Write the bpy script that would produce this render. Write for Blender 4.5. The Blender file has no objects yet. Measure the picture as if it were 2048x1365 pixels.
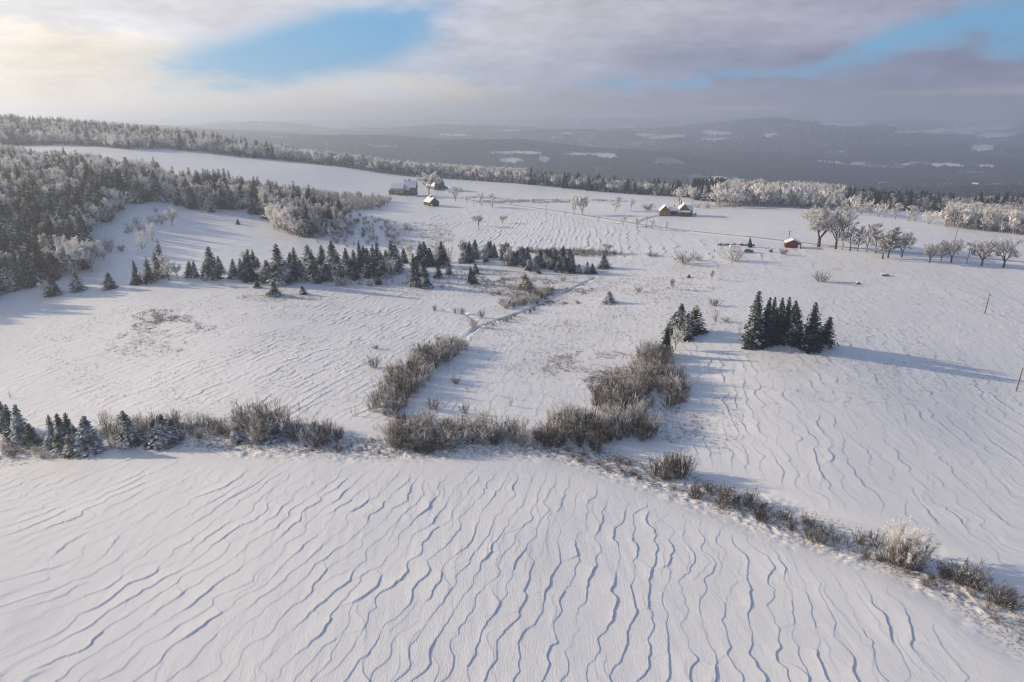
import bpy, bmesh, math, random
import numpy as np
from mathutils import Vector, Matrix

random.seed(7)
rng = np.random.default_rng(7)
R = math.radians
C = bpy.context.scene.collection
sc = bpy.context.scene

# ------------------------------------------------------------------ camera, world, sun, exposure
CAM_Z = 60.0
PITCH = R(17.9)
FPX = 1365.0
cd = bpy.data.cameras.new('camera'); cam = bpy.data.objects.new('camera', cd); C.objects.link(cam)
cam.location = (0, 0, CAM_Z); cam.rotation_euler = (R(90) - PITCH, 0, 0)
cd.sensor_width = 36; cd.lens = 36 * FPX / 2048; cd.clip_start = 0.5; cd.clip_end = 60000
sc.camera = cam
SUN_EL, SUN_TRAVEL = 17.0, -15.0           # elevation; compass direction the light travels towards (deg from +X)
sd = bpy.data.lights.new('sun', 'SUN'); sun = bpy.data.objects.new('sun', sd); C.objects.link(sun)
sd.energy = 5.0; sd.angle = R(0.9); sd.color = (1.0, 0.80, 0.56)
tv = Vector((math.cos(R(SUN_TRAVEL)) * math.cos(R(SUN_EL)), math.sin(R(SUN_TRAVEL)) * math.cos(R(SUN_EL)), -math.sin(R(SUN_EL))))
sun.rotation_euler = tv.to_track_quat('-Z', 'Y').to_euler()
sun.location = (-200, 100, 200)
vs = sc.view_settings
vs.view_transform = 'Standard'; vs.look = 'None'; vs.exposure = 0.09; vs.gamma = 1; vs.use_curve_mapping = False
cy = sc.cycles
cy.max_bounces = 5; cy.diffuse_bounces = 2; cy.glossy_bounces = 2; cy.transmission_bounces = 1
cy.volume_bounces = 1; cy.transparent_max_bounces = 8
cy.filter_width = 1.15
try:
    cy.use_denoising = True
except Exception:
    pass


class N:                                   # tiny shader-node expression helper
    def __init__(s, nt):
        s.nt = nt

    def new(s, t, **kw):
        n = s.nt.nodes.new(t)
        for k, v in kw.items():
            setattr(n, k, v)
        return n

    def put(s, inp, v):
        if hasattr(v, 'is_output') or isinstance(v, bpy.types.NodeSocket):
            s.nt.links.new(v, inp)
        else:
            if inp.type == 'RGBA' and len(v) == 3:
                v = tuple(v) + (1,)
            inp.default_value = v

    def m(s, op, a, b=0.0, c=0.0, clamp=False):
        n = s.new('ShaderNodeMath', operation=op, use_clamp=clamp)
        s.put(n.inputs[0], a); s.put(n.inputs[1], b); s.put(n.inputs[2], c)
        return n.outputs[0]

    def mix(s, f, a, b):
        n = s.new('ShaderNodeMix', data_type='RGBA')
        s.put(n.inputs[0], f); s.put(n.inputs[6], a); s.put(n.inputs[7], b)
        return n.outputs[2]

    def ss(s, v, lo, hi, a=0.0, b=1.0):
        n = s.new('ShaderNodeMapRange', interpolation_type='SMOOTHSTEP')
        s.put(n.inputs[0], v)
        for i, q in enumerate((lo, hi, a, b)):
            n.inputs[i + 1].default_value = q
        return n.outputs[0]

    def noise(s, vec, scale, detail=3, rough=0.5, dist=0.0, col=False):
        n = s.new('ShaderNodeTexNoise')
        if vec is not None:
            s.put(n.inputs['Vector'], vec)
        n.inputs['Scale'].default_value = scale; n.inputs['Detail'].default_value = detail
        n.inputs['Roughness'].default_value = rough; n.inputs['Distortion'].default_value = dist
        return n.outputs[1 if col else 0]

    def ramp(s, v, stops):
        n = s.new('ShaderNodeValToRGB')
        s.put(n.inputs[0], v)
        e = n.color_ramp.elements
        while len(e) < len(stops):
            e.new(0.5)
        for i, (p, c) in enumerate(stops):
            e[i].position = p; e[i].color = tuple(c) + (1,)
        return n.outputs[0]


def sr(r, g, b):                           # sRGB 0-255 to linear
    return tuple(((c / 255) / 12.92 if c / 255 < .04045 else ((c / 255 + .055) / 1.055) ** 2.4) for c in (r, g, b))


def px_dir(u, v):
    x = (u - 1024) / FPX; y = -(v - 682.5) / FPX
    return np.array([x, math.cos(PITCH) + y * math.sin(PITCH), -math.sin(PITCH) + y * math.cos(PITCH)])


def azel(u, v):
    d = px_dir(u, v); d = d / np.linalg.norm(d)
    return math.atan2(d[0], d[1]), math.asin(d[2])


def build_world():
    w = bpy.data.worlds.new('World'); sc.world = w; w.use_nodes = True
    nt = w.node_tree; nt.nodes.clear(); n = N(nt)
    out = n.new('ShaderNodeOutputWorld'); bg = n.new('ShaderNodeBackground')
    nt.links.new(bg.outputs[0], out.inputs[0])
    sky = n.new('ShaderNodeTexSky', sky_type='NISHITA', sun_disc=False)
    sky.sun_elevation = R(SUN_EL); sky.sun_rotation = R(270 + SUN_TRAVEL * -1)
    tc = n.new('ShaderNodeTexCoord'); sep = n.new('ShaderNodeSeparateXYZ')
    nt.links.new(tc.outputs['Generated'], sep.inputs[0])
    x, y, z = sep.outputs
    az = n.m('ARCTAN2', x, y); el = n.m('ARCSINE', z)
    cb = n.new('ShaderNodeCombineXYZ')
    nt.links.new(az, cb.inputs[0]); nt.links.new(n.m('MULTIPLY', el, 3.2), cb.inputs[1])
    P = cb.outputs[0]
    n1 = n.m('SUBTRACT', n.noise(P, 5.0, 6, .58, .15), .5)
    n2 = n.m('SUBTRACT', n.noise(P, 14.0, 6, .6, .1), .5)
    n3 = n.m('SUBTRACT', n.noise(P, 2.2, 3, .5), .5)
    azw = n.m('ADD', az, n.m('ADD', n.m('MULTIPLY', n1, .20), n.m('MULTIPLY', n2, .16)))
    elw = n.m('ADD', el, n.m('ADD', n.m('MULTIPLY', n1, .050), n.m('MULTIPLY', n2, .040)))
    holes = None
    # centre (u,v), half sizes in px (along, across), tilt deg, strength
    for (u, v, a, b, t, k) in ((650, 92, 180, 48, -12, 1.75), (430, 128, 130, 34, -4, .95), (740, 45, 110, 36, -8, .6), (840, 150, 170, 40, 10, .45),
                               (1780, 92, 66, 20, -24, 1.2), (1965, 45, 85, 34, -10, 1.35), (2080, 80, 70, 24, 0, 1.0), (1640, 132, 70, 14, -22, .9),
                               (1490, 154, 90, 11, -3, .95), (1245, 168, 62, 9, 0, 1.1), (1390, 162, 60, 9, 0, .7), (1060, 150, 160, 25, 8, .25)):
        a0, e0 = azel(u, v); sa = a / FPX * .93; sb = b / FPX * .93
        da = n.m('SUBTRACT', azw, a0); de = n.m('SUBTRACT', elw, e0)
        ct, st = math.cos(R(-t)), math.sin(R(-t))
        p = n.m('DIVIDE', n.m('ADD', n.m('MULTIPLY', da, ct), n.m('MULTIPLY', de, st)), sa)
        q = n.m('DIVIDE', n.m('SUBTRACT', n.m('MULTIPLY', de, ct), n.m('MULTIPLY', da, st)), sb)
        r2 = n.m('ADD', n.m('MULTIPLY', p, p), n.m('MULTIPLY', q, q))
        g = n.m('MULTIPLY', n.m('EXPONENT', n.m('MULTIPLY', r2, -.7)), k)
        holes = g if holes is None else n.m('ADD', holes, g)
    n4 = n.m('SUBTRACT', n.noise(P, 34.0, 5, .62, .2), .5)
    hm = n.ss(n.m('ADD', holes, n.m('ADD', n.m('MULTIPLY', n2, .85), n.m('MULTIPLY', n4, .34))), .02, 1.75)
    # clouds: colour by compass direction and height
    azn = n.m('DIVIDE', n.m('ADD', az, .8), 1.6, clamp=True)
    low = n.ramp(azn, [(0.0, sr(250, 228, 196)), (.14, sr(248, 230, 204)), (.28, sr(232, 216, 200)), (.42, sr(196, 190, 188)), (.5, sr(168, 170, 180)), (.7, sr(148, 152, 170)), (1, sr(146, 150, 170))])
    mid = n.ramp(azn, [(0.0, sr(252, 240, 220)), (.2, sr(244, 233, 218)), (.36, sr(222, 217, 216)), (.5, sr(186, 188, 202)), (.66, sr(146, 154, 180)), (.8, sr(134, 138, 164)), (1, sr(132, 136, 162))])
    top = n.ramp(azn, [(0.0, sr(238, 234, 232)), (.2, sr(224, 222, 226)), (.42, sr(208, 206, 218)), (.55, sr(194, 195, 206)), (.7, sr(172, 172, 188)), (.85, sr(156, 160, 184)), (1, sr(146, 152, 180))])
    elc = n.m('ADD', el, n.m('ADD', n.m('MULTIPLY', n1, .04), n.m('MULTIPLY', n3, .05)))
    cl = n.mix(n.ss(elc, .012, .05), low, mid)
    cl = n.mix(n.ss(elc, .065, .125), cl, top)
    # bright streaks near the horizon, right side
    cs = n.new('ShaderNodeCombineXYZ')
    nt.links.new(n.m('MULTIPLY', az, 2.2), cs.inputs[0]); nt.links.new(n.m('MULTIPLY', el, 30), cs.inputs[1])
    st = n.ss(n.noise(cs.outputs[0], 1.6, 4, .55, .3), .46, .72)
    sband = n.m('MULTIPLY', n.ss(el, .0, .014), n.ss(el, .048, .026))
    rside = n.ss(az, -.05, .2)
    cl = n.mix(n.m('MULTIPLY', n.m('MULTIPLY', st, sband), n.m('MULTIPLY', rside, .6)), cl, sr(214, 204, 198))
    # sunlit bank of cumulus low on the left, with a lumpy upper edge
    bn = n.m('ADD', n.m('MULTIPLY', n2, .035), n.m('ADD', n.m('MULTIPLY', n1, .03), n.m('MULTIPLY', n4, .012)))
    edge = n.m('SUBTRACT', n.m('SUBTRACT', .082, n.m('MULTIPLY', n.m('ADD', az, .33), .10)), n.m('SUBTRACT', el, bn))
    bank = n.m('MULTIPLY', n.m('MULTIPLY', n.ss(edge, -.002, .010), n.ss(edge, .050, .008)), n.ss(az, .06, -.12))
    cl = n.mix(n.m('MULTIPLY', bank, .55), cl, sr(255, 240, 216))
    # soft brightness variation
    vv = n.new('ShaderNodeMix', data_type='RGBA', blend_type='MULTIPLY')
    vv.inputs[0].default_value = 1
    nt.links.new(cl, vv.inputs[6])
    g = n.m('ADD', .96, n.m('ADD', n.m('MULTIPLY', n1, .75), n.m('ADD', n.m('MULTIPLY', n2, .60), n.m('MULTIPLY', n4, .26))))
    cg = n.new('ShaderNodeCombineXYZ')
    for i in range(3):
        nt.links.new(g, cg.inputs[i])
    nt.links.new(cg.outputs[0], vv.inputs[7])
    cl = vv.outputs[2]
    # clear sky seen in the gaps: Nishita at a physical strength, and its azure above
    sc_ = n.new('ShaderNodeVectorMath', operation='SCALE')
    nt.links.new(sky.outputs[0], sc_.inputs[0]); sc_.inputs['Scale'].default_value = 0.10
    blue = n.mix(.16, n.ramp(azn, [(0, sr(120, 182, 224)), (.45, sr(92, 166, 218)), (.75, sr(104, 172, 218)), (1, sr(84, 160, 212))]), sc_.outputs[0])
    vis = n.mix(hm, cl, blue)
    # overhead: broken cloud over clear blue sky
    up = n.mix(.18, n.ramp(azn, [(0, (.30, .33, .42)), (.5, (.14, .22, .37)), (1, (.08, .15, .29))]), sc_.outputs[0])
    col = n.mix(n.ss(el, .16, .42), vis, up)
    below = n.ss(el, -.01, -.12)
    col = n.mix(below, col, (.3, .3, .33))
    nt.links.new(col, bg.inputs[0]); bg.inputs[1].default_value = 1.0


build_world()

# ------------------------------------------------------------------ noise and terrain functions
TAB = rng.random((1024, 1024)).astype(np.float32)


def vn(x, y, k=0):
    x = np.asarray(x, dtype=np.float64) + 131.7 * k; y = np.asarray(y, dtype=np.float64) - 71.3 * k
    xi = np.floor(x).astype(np.int64); yi = np.floor(y).astype(np.int64)
    fx = x - xi; fy = y - yi
    fx = fx * fx * fx * (fx * (fx * 6 - 15) + 10); fy = fy * fy * fy * (fy * (fy * 6 - 15) + 10)
    a = TAB[xi & 1023, yi & 1023]; b = TAB[(xi + 1) & 1023, yi & 1023]
    c = TAB[xi & 1023, (yi + 1) & 1023]; d = TAB[(xi + 1) & 1023, (yi + 1) & 1023]
    return (a * (1 - fx) + b * fx) * (1 - fy) + (c * (1 - fx) + d * fx) * fy - .5


def fbm(x, y, o=4, k=0):
    s = 0; a = 1.0
    for i in range(o):
        s = s + a * vn(x * 2 ** i, y * 2 ** i, k + i * 3); a *= .5
    return s


def sstep(a, b, x):
    t = np.clip((x - a) / (b - a), 0, 1)
    return t * t * (3 - 2 * t)


# control points (pixel column, distance, height): heights of the land; near left tilted sunward, right away, to shape brightness
CP = []
for Y, row in {
    30: {-400: 0, 500: 0, 1024: 0, 1600: 0, 2500: -1},
    80: {-400: .5, 500: .6, 1024: .3, 1600: -.5, 2500: -2},
    115: {-300: -4, 0: -3, 200: -1.5, 500: -.2, 700: .2, 1024: 0, 1500: -.5, 2048: -2, 2500: -3},
    150: {-300: -6, 0: -4, 250: -1.5, 500: .8, 800: .8, 1024: .2, 1350: 0, 1560: 1, 1750: .2, 2048: -3, 2500: -5},
    190: {-300: -4, 0: -3, 250: 0, 500: 2, 800: 1.2, 1024: .3, 1400: .6, 2048: -2.5, 2500: -4},
    240: {-300: 3, 0: 1, 250: 2.6, 500: 3.2, 1024: .2, 1500: .8, 2048: -2.4},
    340: {-300: 19, 0: 18, 250: 13, 500: 7, 800: 1.6, 1200: 0, 1640: 0, 2048: -1.4, 2500: -4},
    415: {1850: -.5, 2048: -4},
    500: {-300: 33, 0: 30, 250: 22, 500: 14, 800: 3, 1100: 0, 1400: -1, 1650: -2.2, 1900: -7, 2200: -9},
    600: {-300: 40, 0: 36, 250: 29, 500: 20.5, 700: 10, 900: 2.5, 1100: 0, 1300: -2.5, 1500: -5, 1700: -9, 2100: -14},
    700: {-300: 42, 0: 37, 300: 33, 500: 24.6, 700: 15, 900: 5, 1050: 1, 1200: -6, 1400: -14, 1700: -20, 2100: -25},
    830: {-300: 50, 0: 45, 200: 40, 400: 33, 600: 12, 800: -8, 1024: -20, 1400: -35, 2000: -38},
    1000: {-300: 60, 0: 54, 200: 43, 400: 24, 600: -10, 800: -30, 1024: -45, 1600: -52, 2200: -50},
    1500: {-300: 48, 0: 30, 300: 0, 600: -60, 1024: -108, 1600: -110, 2200: -104},
    2000: {-300: 20, 100: -10, 500: -70, 1024: -116, 1600: -122, 2200: -118},
    2600: {-300: 10, 300: -30, 700: -62, 1024: -96, 1600: -118, 2200: -122},
    3200: {-300: 30, 300: 0, 500: -35, 700: -34, 1024: -42, 1250: -85, 1600: -100, 2200: -116},
    3800: {0: 35, 300: 22, 430: 6, 600: -30, 900: -62, 1200: -92, 1600: -108, 2200: -112},
    5000: {0: 20, 500: -20, 900: -45, 1200: -55, 1550: -40, 1800: -70, 2200: -85},
    6200: {0: 30, 500: 0, 900: -10, 1250: -5, 1400: 0, 1550: 34, 1700: -12, 2200: -45},
    9000: {-300: 40, 400: 20, 1024: 20, 1600: 22, 2300: -5},
    14000: {-300: 90, 1024: 80, 2300: 60},
    22000: {-300: 90, 1024: 80, 2300: 60},
}.items():
    for u, z in row.items():
        dep = Y * math.cos(PITCH) + (CAM_Z - z) * math.sin(PITCH)
        X = (u - 1024) / FPX * dep
        CP.append((math.atan2(X, Y) * 1.6, math.log(math.hypot(X, Y)), z))
CP = np.array(CP)


def _U(r2):
    return .5 * r2 * np.log(r2 + 1e-12)


_n = len(CP)
_K = _U((CP[:, None, 0] - CP[None, :, 0]) ** 2 + (CP[:, None, 1] - CP[None, :, 1]) ** 2) + np.eye(_n) * 1e-4
_P = np.c_[np.ones(_n), CP[:, :2]]
_A = np.zeros((_n + 3, _n + 3)); _A[:_n, :_n] = _K; _A[:_n, _n:] = _P; _A[_n:, :_n] = _P.T
_W = np.linalg.solve(_A, np.r_[CP[:, 2], 0, 0, 0])


def tps(a, l):
    out = _W[_n] + _W[_n + 1] * a + _W[_n + 2] * l
    for i in range(_n):
        out = out + _W[i] * _U((a - CP[i, 0]) ** 2 + (l - CP[i, 1]) ** 2)
    return out


# coarse lookup table of the land for speed
TA = np.linspace(-1.15, 1.15, 461); TL = np.linspace(math.log(25), math.log(23000), 560)
_ga, _gl = np.meshgrid(TA * 1.6, TL, indexing='ij')
TT = tps(_ga, _gl)


def base(X, Y):
    X = np.asarray(X, float); Y = np.asarray(Y, float)
    a = np.arctan2(X, Y); r = np.hypot(X, Y) + 1e-6
    side = sstep(1.1, 2.6, np.abs(a))
    ai = (np.clip(a, -1.149, 1.149) + 1.15) / 2.3 * 460; li = (np.clip(np.log(r), TL[0], TL[-1] - 1e-6) - TL[0]) / (TL[-1] - TL[0]) * 559
    i = np.minimum(ai.astype(int), 459); j = np.minimum(li.astype(int), 558); fa = ai - i; fl = li - j
    z = (TT[i, j] * (1 - fa) + TT[i + 1, j] * fa) * (1 - fl) + (TT[i, j + 1] * (1 - fa) + TT[i + 1, j + 1] * fa) * fl
    z = z * (1 - side)
    far = sstep(1200, 2600, r)
    z = z + far * (fbm(X / 900, Y / 900, 5, 2) * (38 + sstep(3500, 8000, r) * 60))
    near = 1 - sstep(700, 1100, r)
    z = z + near * (fbm(X / 60, Y / 60, 3, 9) * .55 + fbm(X / 14, Y / 14, 2, 21) * .10)
    return z


def cast(us, vs):                         # pixel -> point on the land
    us = np.atleast_1d(np.asarray(us, float)); vs = np.atleast_1d(np.asarray(vs, float))
    x = (us - 1024) / FPX; y = -(vs - 682.5) / FPX
    dx, dy, dz = x, math.cos(PITCH) + y * math.sin(PITCH), -math.sin(PITCH) + y * math.cos(PITCH)
    t = np.geomspace(30, 15000, 1400)
    res = []
    for k in range(len(us)):
        X = dx[k] * t; Y = dy[k] * t; Z = CAM_Z + dz[k] * t
        g = base(X, Y); b = np.nonzero(Z < g)[0]
        if len(b) == 0:
            i = len(t) - 1; tt = t[i]
        else:
            i = b[0]
            if i > 0:
                d0 = Z[i - 1] - g[i - 1]; d1 = g[i] - Z[i]; tt = t[i - 1] + (t[i] - t[i - 1]) * d0 / (d0 + d1 + 1e-9)
            else:
                tt = t[0]
        X = dx[k] * tt; Y = dy[k] * tt
        res.append((X, Y, float(base(X, Y)), tt))
    return res


def pt(u, v):
    r = cast(u, v)[0]
    return r[0], r[1], r[2], r[3]


def uy(u, Y):
    z = 0.0
    for _ in range(3):
        dep = Y * math.cos(PITCH) + (CAM_Z - z) * math.sin(PITCH)
        X = (u - 1024) / FPX * dep
        z = float(base(X, Y))
    return X, Y


def proj(X, Y, Z):
    X = np.asarray(X, float); Y = np.asarray(Y, float); Z = np.asarray(Z, float)
    d = Y * math.cos(PITCH) - (Z - CAM_Z) * math.sin(PITCH); h = Y * math.sin(PITCH) + (Z - CAM_Z) * math.cos(PITCH)
    d = np.where(d < 1, 1, d)
    return 1024 + FPX * X / d, 682.5 - FPX * h / d


def inpoly(x, y, poly):
    x = np.asarray(x, float); y = np.asarray(y, float)
    ins = np.zeros(x.shape, bool); n = len(poly)
    for i in range(n):
        x0, y0 = poly[i]; x1, y1 = poly[(i + 1) % n]
        if y0 == y1:
            continue
        c = ((y0 > y) != (y1 > y)) & (x < (x1 - x0) * (y - y0) / (y1 - y0) + x0)
        ins ^= c
    return ins


def linedist(X, Y, pts):
    d = np.full(np.shape(X), 1e9)
    for (x0, y0), (x1, y1) in zip(pts[:-1], pts[1:]):
        L = (x1 - x0) ** 2 + (y1 - y0) ** 2 + 1e-9
        t = np.clip(((X - x0) * (x1 - x0) + (Y - y0) * (y1 - y0)) / L, 0, 1)
        d = np.minimum(d, np.hypot(X - x0 - t * (x1 - x0), Y - y0 - t * (y1 - y0)))
    return d


def wl(*px):
    return [(p[0], p[1]) for p in (pt(u, v) for u, v in px)]


# lines on the land
HEDGE = wl((-60, 925), (0, 915), (180, 880), (330, 872), (520, 890), (760, 895), (900, 890), (1100, 890), (1250, 935), (1380, 975), (1600, 1055), (1800, 1115), (1950, 1190), (2060, 1270))
ROAD = wl((835, 394), (866, 391), (905, 395), (950, 402), (1000, 408), (1060, 415), (1130, 425), (1200, 436), (1270, 448), (1350, 459), (1450, 470), (1550, 480), (1640, 490), (1760, 502), (1900, 513), (2060, 526))
DRIVE = wl((1268, 446), (1290, 438), (1318, 431), (1345, 430))
TRACK2 = wl((1305, 452), (1290, 446), (1330, 435), (1350, 431))
DITCH = wl((1190, 556), (1140, 580), (1095, 602), (1050, 622), (1000, 640), (955, 655), (925, 680))
DRAIN = wl((890, 620), (930, 626), (950, 640))


def ridges(X, Y):
    """wind-carved snow steps: gentle rise, sharp drop facing away from the wind (towards +X)"""
    r = np.hypot(X, Y)
    wx = X + 3.0 * fbm(X / 24, Y / 28, 2, 40) + 2.6 * vn(X / 7.0, Y / 5.5, 44) + 1.5 * vn(X / 2.8, Y / 2.4, 47) + .5 * vn(X / 1.2, Y / 1.1, 49)
    wx = wx + 8 * vn(X / 90, Y / 90, 51)
    turn = -.66 + .50 * sstep(-80, 75, X)
    wy = Y + 2.5 * vn(X / 5, Y / 6, 53)
    big = r > 285
    P = wx * .92 + Y * turn
    p = np.where(big, P / 6.5, P / 3.35); q = np.where(big, wy / 12.0 + wx * .03, wy / 6.3 + wx * .05)
    pi = np.floor(p).astype(np.int64); best = np.full(p.shape, 1e9); lobe = np.zeros_like(p); la = np.zeros_like(p)
    for di in (-1, 0, 1):
        for dj in (-1, 0, 1):
            ci = pi + di
            qq = q + .5 * (ci & 1)
            cj = np.floor(qq).astype(np.int64) + dj
            jx = TAB[ci & 1023, cj & 1023]; jy = TAB[(ci + 517) & 1023, (cj + 91) & 1023]
            dp = p - (ci + .5 + (jx - .5) * .42); dq = qq - (cj + .5 + (jy - .5) * .8)
            d = dp * dp + dq * dq * .62
            m = d < best
            best = np.where(m, d, best); lobe = np.where(m, dp, lobe); la = np.where(m, TAB[(ci + 311) & 1023, (cj + 707) & 1023], la)
    lobe = np.clip((lobe + .62) / 1.24, 0, 1.1) ** 1.6
    along = Y + .3 * X
    patch = sstep(-.28, .12, fbm(X / 45, Y / 60, 2, 70))
    A = .105 * (.42 + .58 * sstep(.05, .7, la)) * (.6 + .4 * patch) * (.55 + .75 * sstep(-.3, .3, vn(X / 5.5, Y / 6.5, 66)))
    # zone strengths
    u, v = proj(X, Y, 0 * X)
    k = np.ones_like(X)
    k = np.where(r > 118, 1.05, k)
    midc = sstep(700, 820, v) * 0 + 1
    weedy = inpoly(u, v, [(900, 520), (1700, 540), (1420, 700), (1300, 760), (1150, 820), (950, 860), (900, 760), (960, 660), (1100, 560)])
    k = np.where(weedy, .7, k)
    mound = np.exp(-(((u - 1490) / 190) ** 2 + ((v - 925) / 75) ** 2))
    k = k * (1 - .5 * mound)
    farf = inpoly(u, v, [(860, 425), (1000, 412), (1200, 445), (1500, 485), (1640, 505), (1480, 530), (1250, 515), (1000, 500), (850, 495)])
    k = np.where(farf, 2.4, np.where(r > 300, .9, k))
    k = np.where(u < 880, k * np.where(v < 880, 1.15, 1), k)
    hd = linedist(X, Y, HEDGE)
    k = k * sstep(5.0, 17, hd)
    k = k * (1 - sstep(520, 640, r))
    A = A * k
    h = A * lobe
    # fine secondary drift lines
    s2 = (wx * math.cos(R(-6)) + Y * math.sin(R(-6)) + 3.0 * vn(X / 12, Y / 12, 81)) / 2.15
    i2 = np.floor(s2); f2 = s2 - i2
    a2 = sstep(.5, .82, vn(i2 * 5.1 + .5, along / 7.0 + i2 * 2.3, 84) + .5)
    h = h + .030 * a2 * k * np.where(f2 < .9, f2 / .9, (1 - f2) / .1)
    # wind grooves, tiny relief
    h = h + (1 - sstep(150, 260, r)) * .022 * vn(X / .9 + Y * .1, Y / 5.0, 90) * sstep(4, 12, hd)
    return h


def relief(X, Y):
    r = np.hypot(X, Y)
    z = ridges(X, Y)
    hd = linedist(X, Y, HEDGE)
    z = z + (1 - sstep(2, 9, hd)) * (.30 * vn(X / 2.3, Y / 1.9, 95) + .30 * vn(X / .9, Y / .8, 97)) * sstep(-.3, .2, fbm(X / 8, Y / 8, 2, 99) + .1)
    z = z + sstep(5, 9, hd) * (1 - sstep(9, 18, hd)) * .15
    dd = linedist(X, Y, DITCH)
    z = z - .55 * np.exp(-(dd / .6) ** 2) * (.25 + .75 * sstep(-.15, .2, vn(X / 7, Y / 7, 610))) + .06 * np.exp(-((dd - 1.8) / 1.0) ** 2)
    dd = linedist(X, Y, DRAIN); z = z - .4 * np.exp(-(dd / .7) ** 2)
    rd = linedist(X, Y, ROAD); z = z * sstep(1.8, 5, rd) + .35 * np.exp(-((rd - 3.1) / .8) ** 2)
    # rough, grassy snow in the middle meadow
    u, v = proj(X, Y, 0 * X)
    rough = sstep(135, 170, r) * (1 - sstep(420, 520, r))
    z = z + rough * (.045 * vn(X / 1.3, Y / 1.3, 101) + .05 * vn(X / .6, Y / .6, 103)) * sstep(.0, .3, fbm(X / 38, Y / 30, 2, 105) + .2)
    return z


def height(X, Y):
    return base(X, Y) + relief(X, Y)


def hz(x, y):
    return float(height(np.array([x]), np.array([y]))[0])


# ------------------------------------------------------------------ materials
def principled(name, color=(.5, .5, .5), rough=.8, spec=.2):
    m = bpy.data.materials.new(name); m.use_nodes = True
    b = m.node_tree.nodes['Principled BSDF']
    b.inputs['Base Color'].default_value = tuple(color) + (1,)
    b.inputs['Roughness'].default_value = rough
    b.inputs['Specular IOR Level'].default_value = spec
    return m, N(m.node_tree), b


def objvec(n):
    return n.new('ShaderNodeTexCoord').outputs['Object']


def noisy(name, c1, c2, scale=3, rough=.85, bump=0.0, stretch=None):
    m, n, b = principled(name, c1, rough)
    v = objvec(n)
    if stretch:
        mp = n.new('ShaderNodeMapping'); n.put(mp.inputs[0], v); mp.inputs['Scale'].default_value = stretch; v = mp.outputs[0]
    f = n.noise(v, scale, 4, .6)
    n.put(b.inputs['Base Color'], n.mix(n.ss(f, .35, .65), c1, c2))
    if bump:
        bp = n.new('ShaderNodeBump'); bp.inputs['Strength'].default_value = bump; bp.inputs['Distance'].default_value = .05
        n.put(bp.inputs['Height'], f); n.put(b.inputs['Normal'], bp.outputs[0])
    return m


def snow_ground_mat():
    m, n, b = principled('snow', (.88, .89, .92), .42, .75)
    geo = n.new('ShaderNodeNewGeometry').outputs['Position']
    at = n.new('ShaderNodeAttribute', attribute_name='wood').outputs['Fac']
    atg = n.new('ShaderNodeAttribute', attribute_name='scrub').outputs['Fac']
    f1 = n.noise(geo, .05, 4, .55); f2 = n.noise(geo, .9, 4, .6)
    snow = n.mix(n.ss(f1, .3, .7), (.87, .88, .905), (.915, .915, .925))
    sp = n.noise(geo, 1.7, 5, .7)
    scr = n.mix(n.ss(sp, .48, .60), snow, (.19, .15, .115))
    snow2 = n.mix(n.m('MULTIPLY', atg, .8, clamp=True), snow, scr)
    w1 = n.noise(geo, .028, 7, .72); w2 = n.noise(geo, .004, 5, .6)
    wood = n.mix(n.ss(w1, .36, .66), (.028, .038, .052), (.082, .094, .112))
    wood = n.mix(n.ss(n.m('ADD', w1, n.m('MULTIPLY', w2, .8)), .93, 1.12), wood, (.26, .265, .28))
    col = n.mix(n.ss(n.m('ADD', at, n.m('MULTIPLY', n.m('SUBTRACT', w1, .5), .5)), .42, .58), snow2, wood)
    n.put(b.inputs['Base Color'], col)
    # wind brushed texture
    mp = n.new('ShaderNodeMapping'); n.put(mp.inputs[0], geo); mp.inputs['Scale'].default_value = (2.2, .30, 1); mp.inputs['Rotation'].default_value = (0, 0, R(14))
    br = n.noise(mp.outputs[0], 2.2, 5, .6, 1.2)
    bp = n.new('ShaderNodeBump'); bp.inputs['Strength'].default_value = .55; bp.inputs['Distance'].default_value = .07
    n.put(bp.inputs['Height'], n.m('ADD', br, n.m('MULTIPLY', f2, .3))); n.put(b.inputs['Normal'], bp.outputs[0])
    return m


def foliage_mat(name, dark, dark2, snowc, amount, scale=2.2, trans=0.0):
    """needles or twigs carrying snow/frost on their upper sides"""
    m, n, b = principled(name, dark, .75, .15)
    v = objvec(n)
    oi = n.new('ShaderNodeObjectInfo').outputs['Random']
    nz = n.new('ShaderNodeSeparateXYZ'); n.put(nz.inputs[0], n.new('ShaderNodeNewGeometry').outputs['Normal'])
    f = n.noise(v, scale, 4, .65)
    g = n.noise(v, scale * .35, 2, .5)
    dk = n.mix(n.ss(n.m('ADD', g, n.m('MULTIPLY', n.m('SUBTRACT', oi, .5), .5)), .35, .65), dark, dark2)
    t = n.m('ADD', n.m('MULTIPLY', nz.outputs[2], .20), n.m('ADD', f, n.m('MULTIPLY', n.m('SUBTRACT', oi, .5), .12)))
    fac = n.ss(t, .86 - amount * .55, 1.02 - amount * .55)
    col = n.mix(fac, dk, snowc)
    n.put(b.inputs['Base Color'], col)
    if trans:
        tr = n.new('ShaderNodeBsdfTranslucent'); n.put(tr.inputs[0], col)
        mx = n.new('ShaderNodeMixShader'); mx.inputs[0].default_value = trans
        m.node_tree.links.new(b.outputs[0], mx.inputs[1]); m.node_tree.links.new(tr.outputs[0], mx.inputs[2])
        m.node_tree.links.new(mx.outputs[0], m.node_tree.nodes['Material Output'].inputs[0])
    return m


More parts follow.
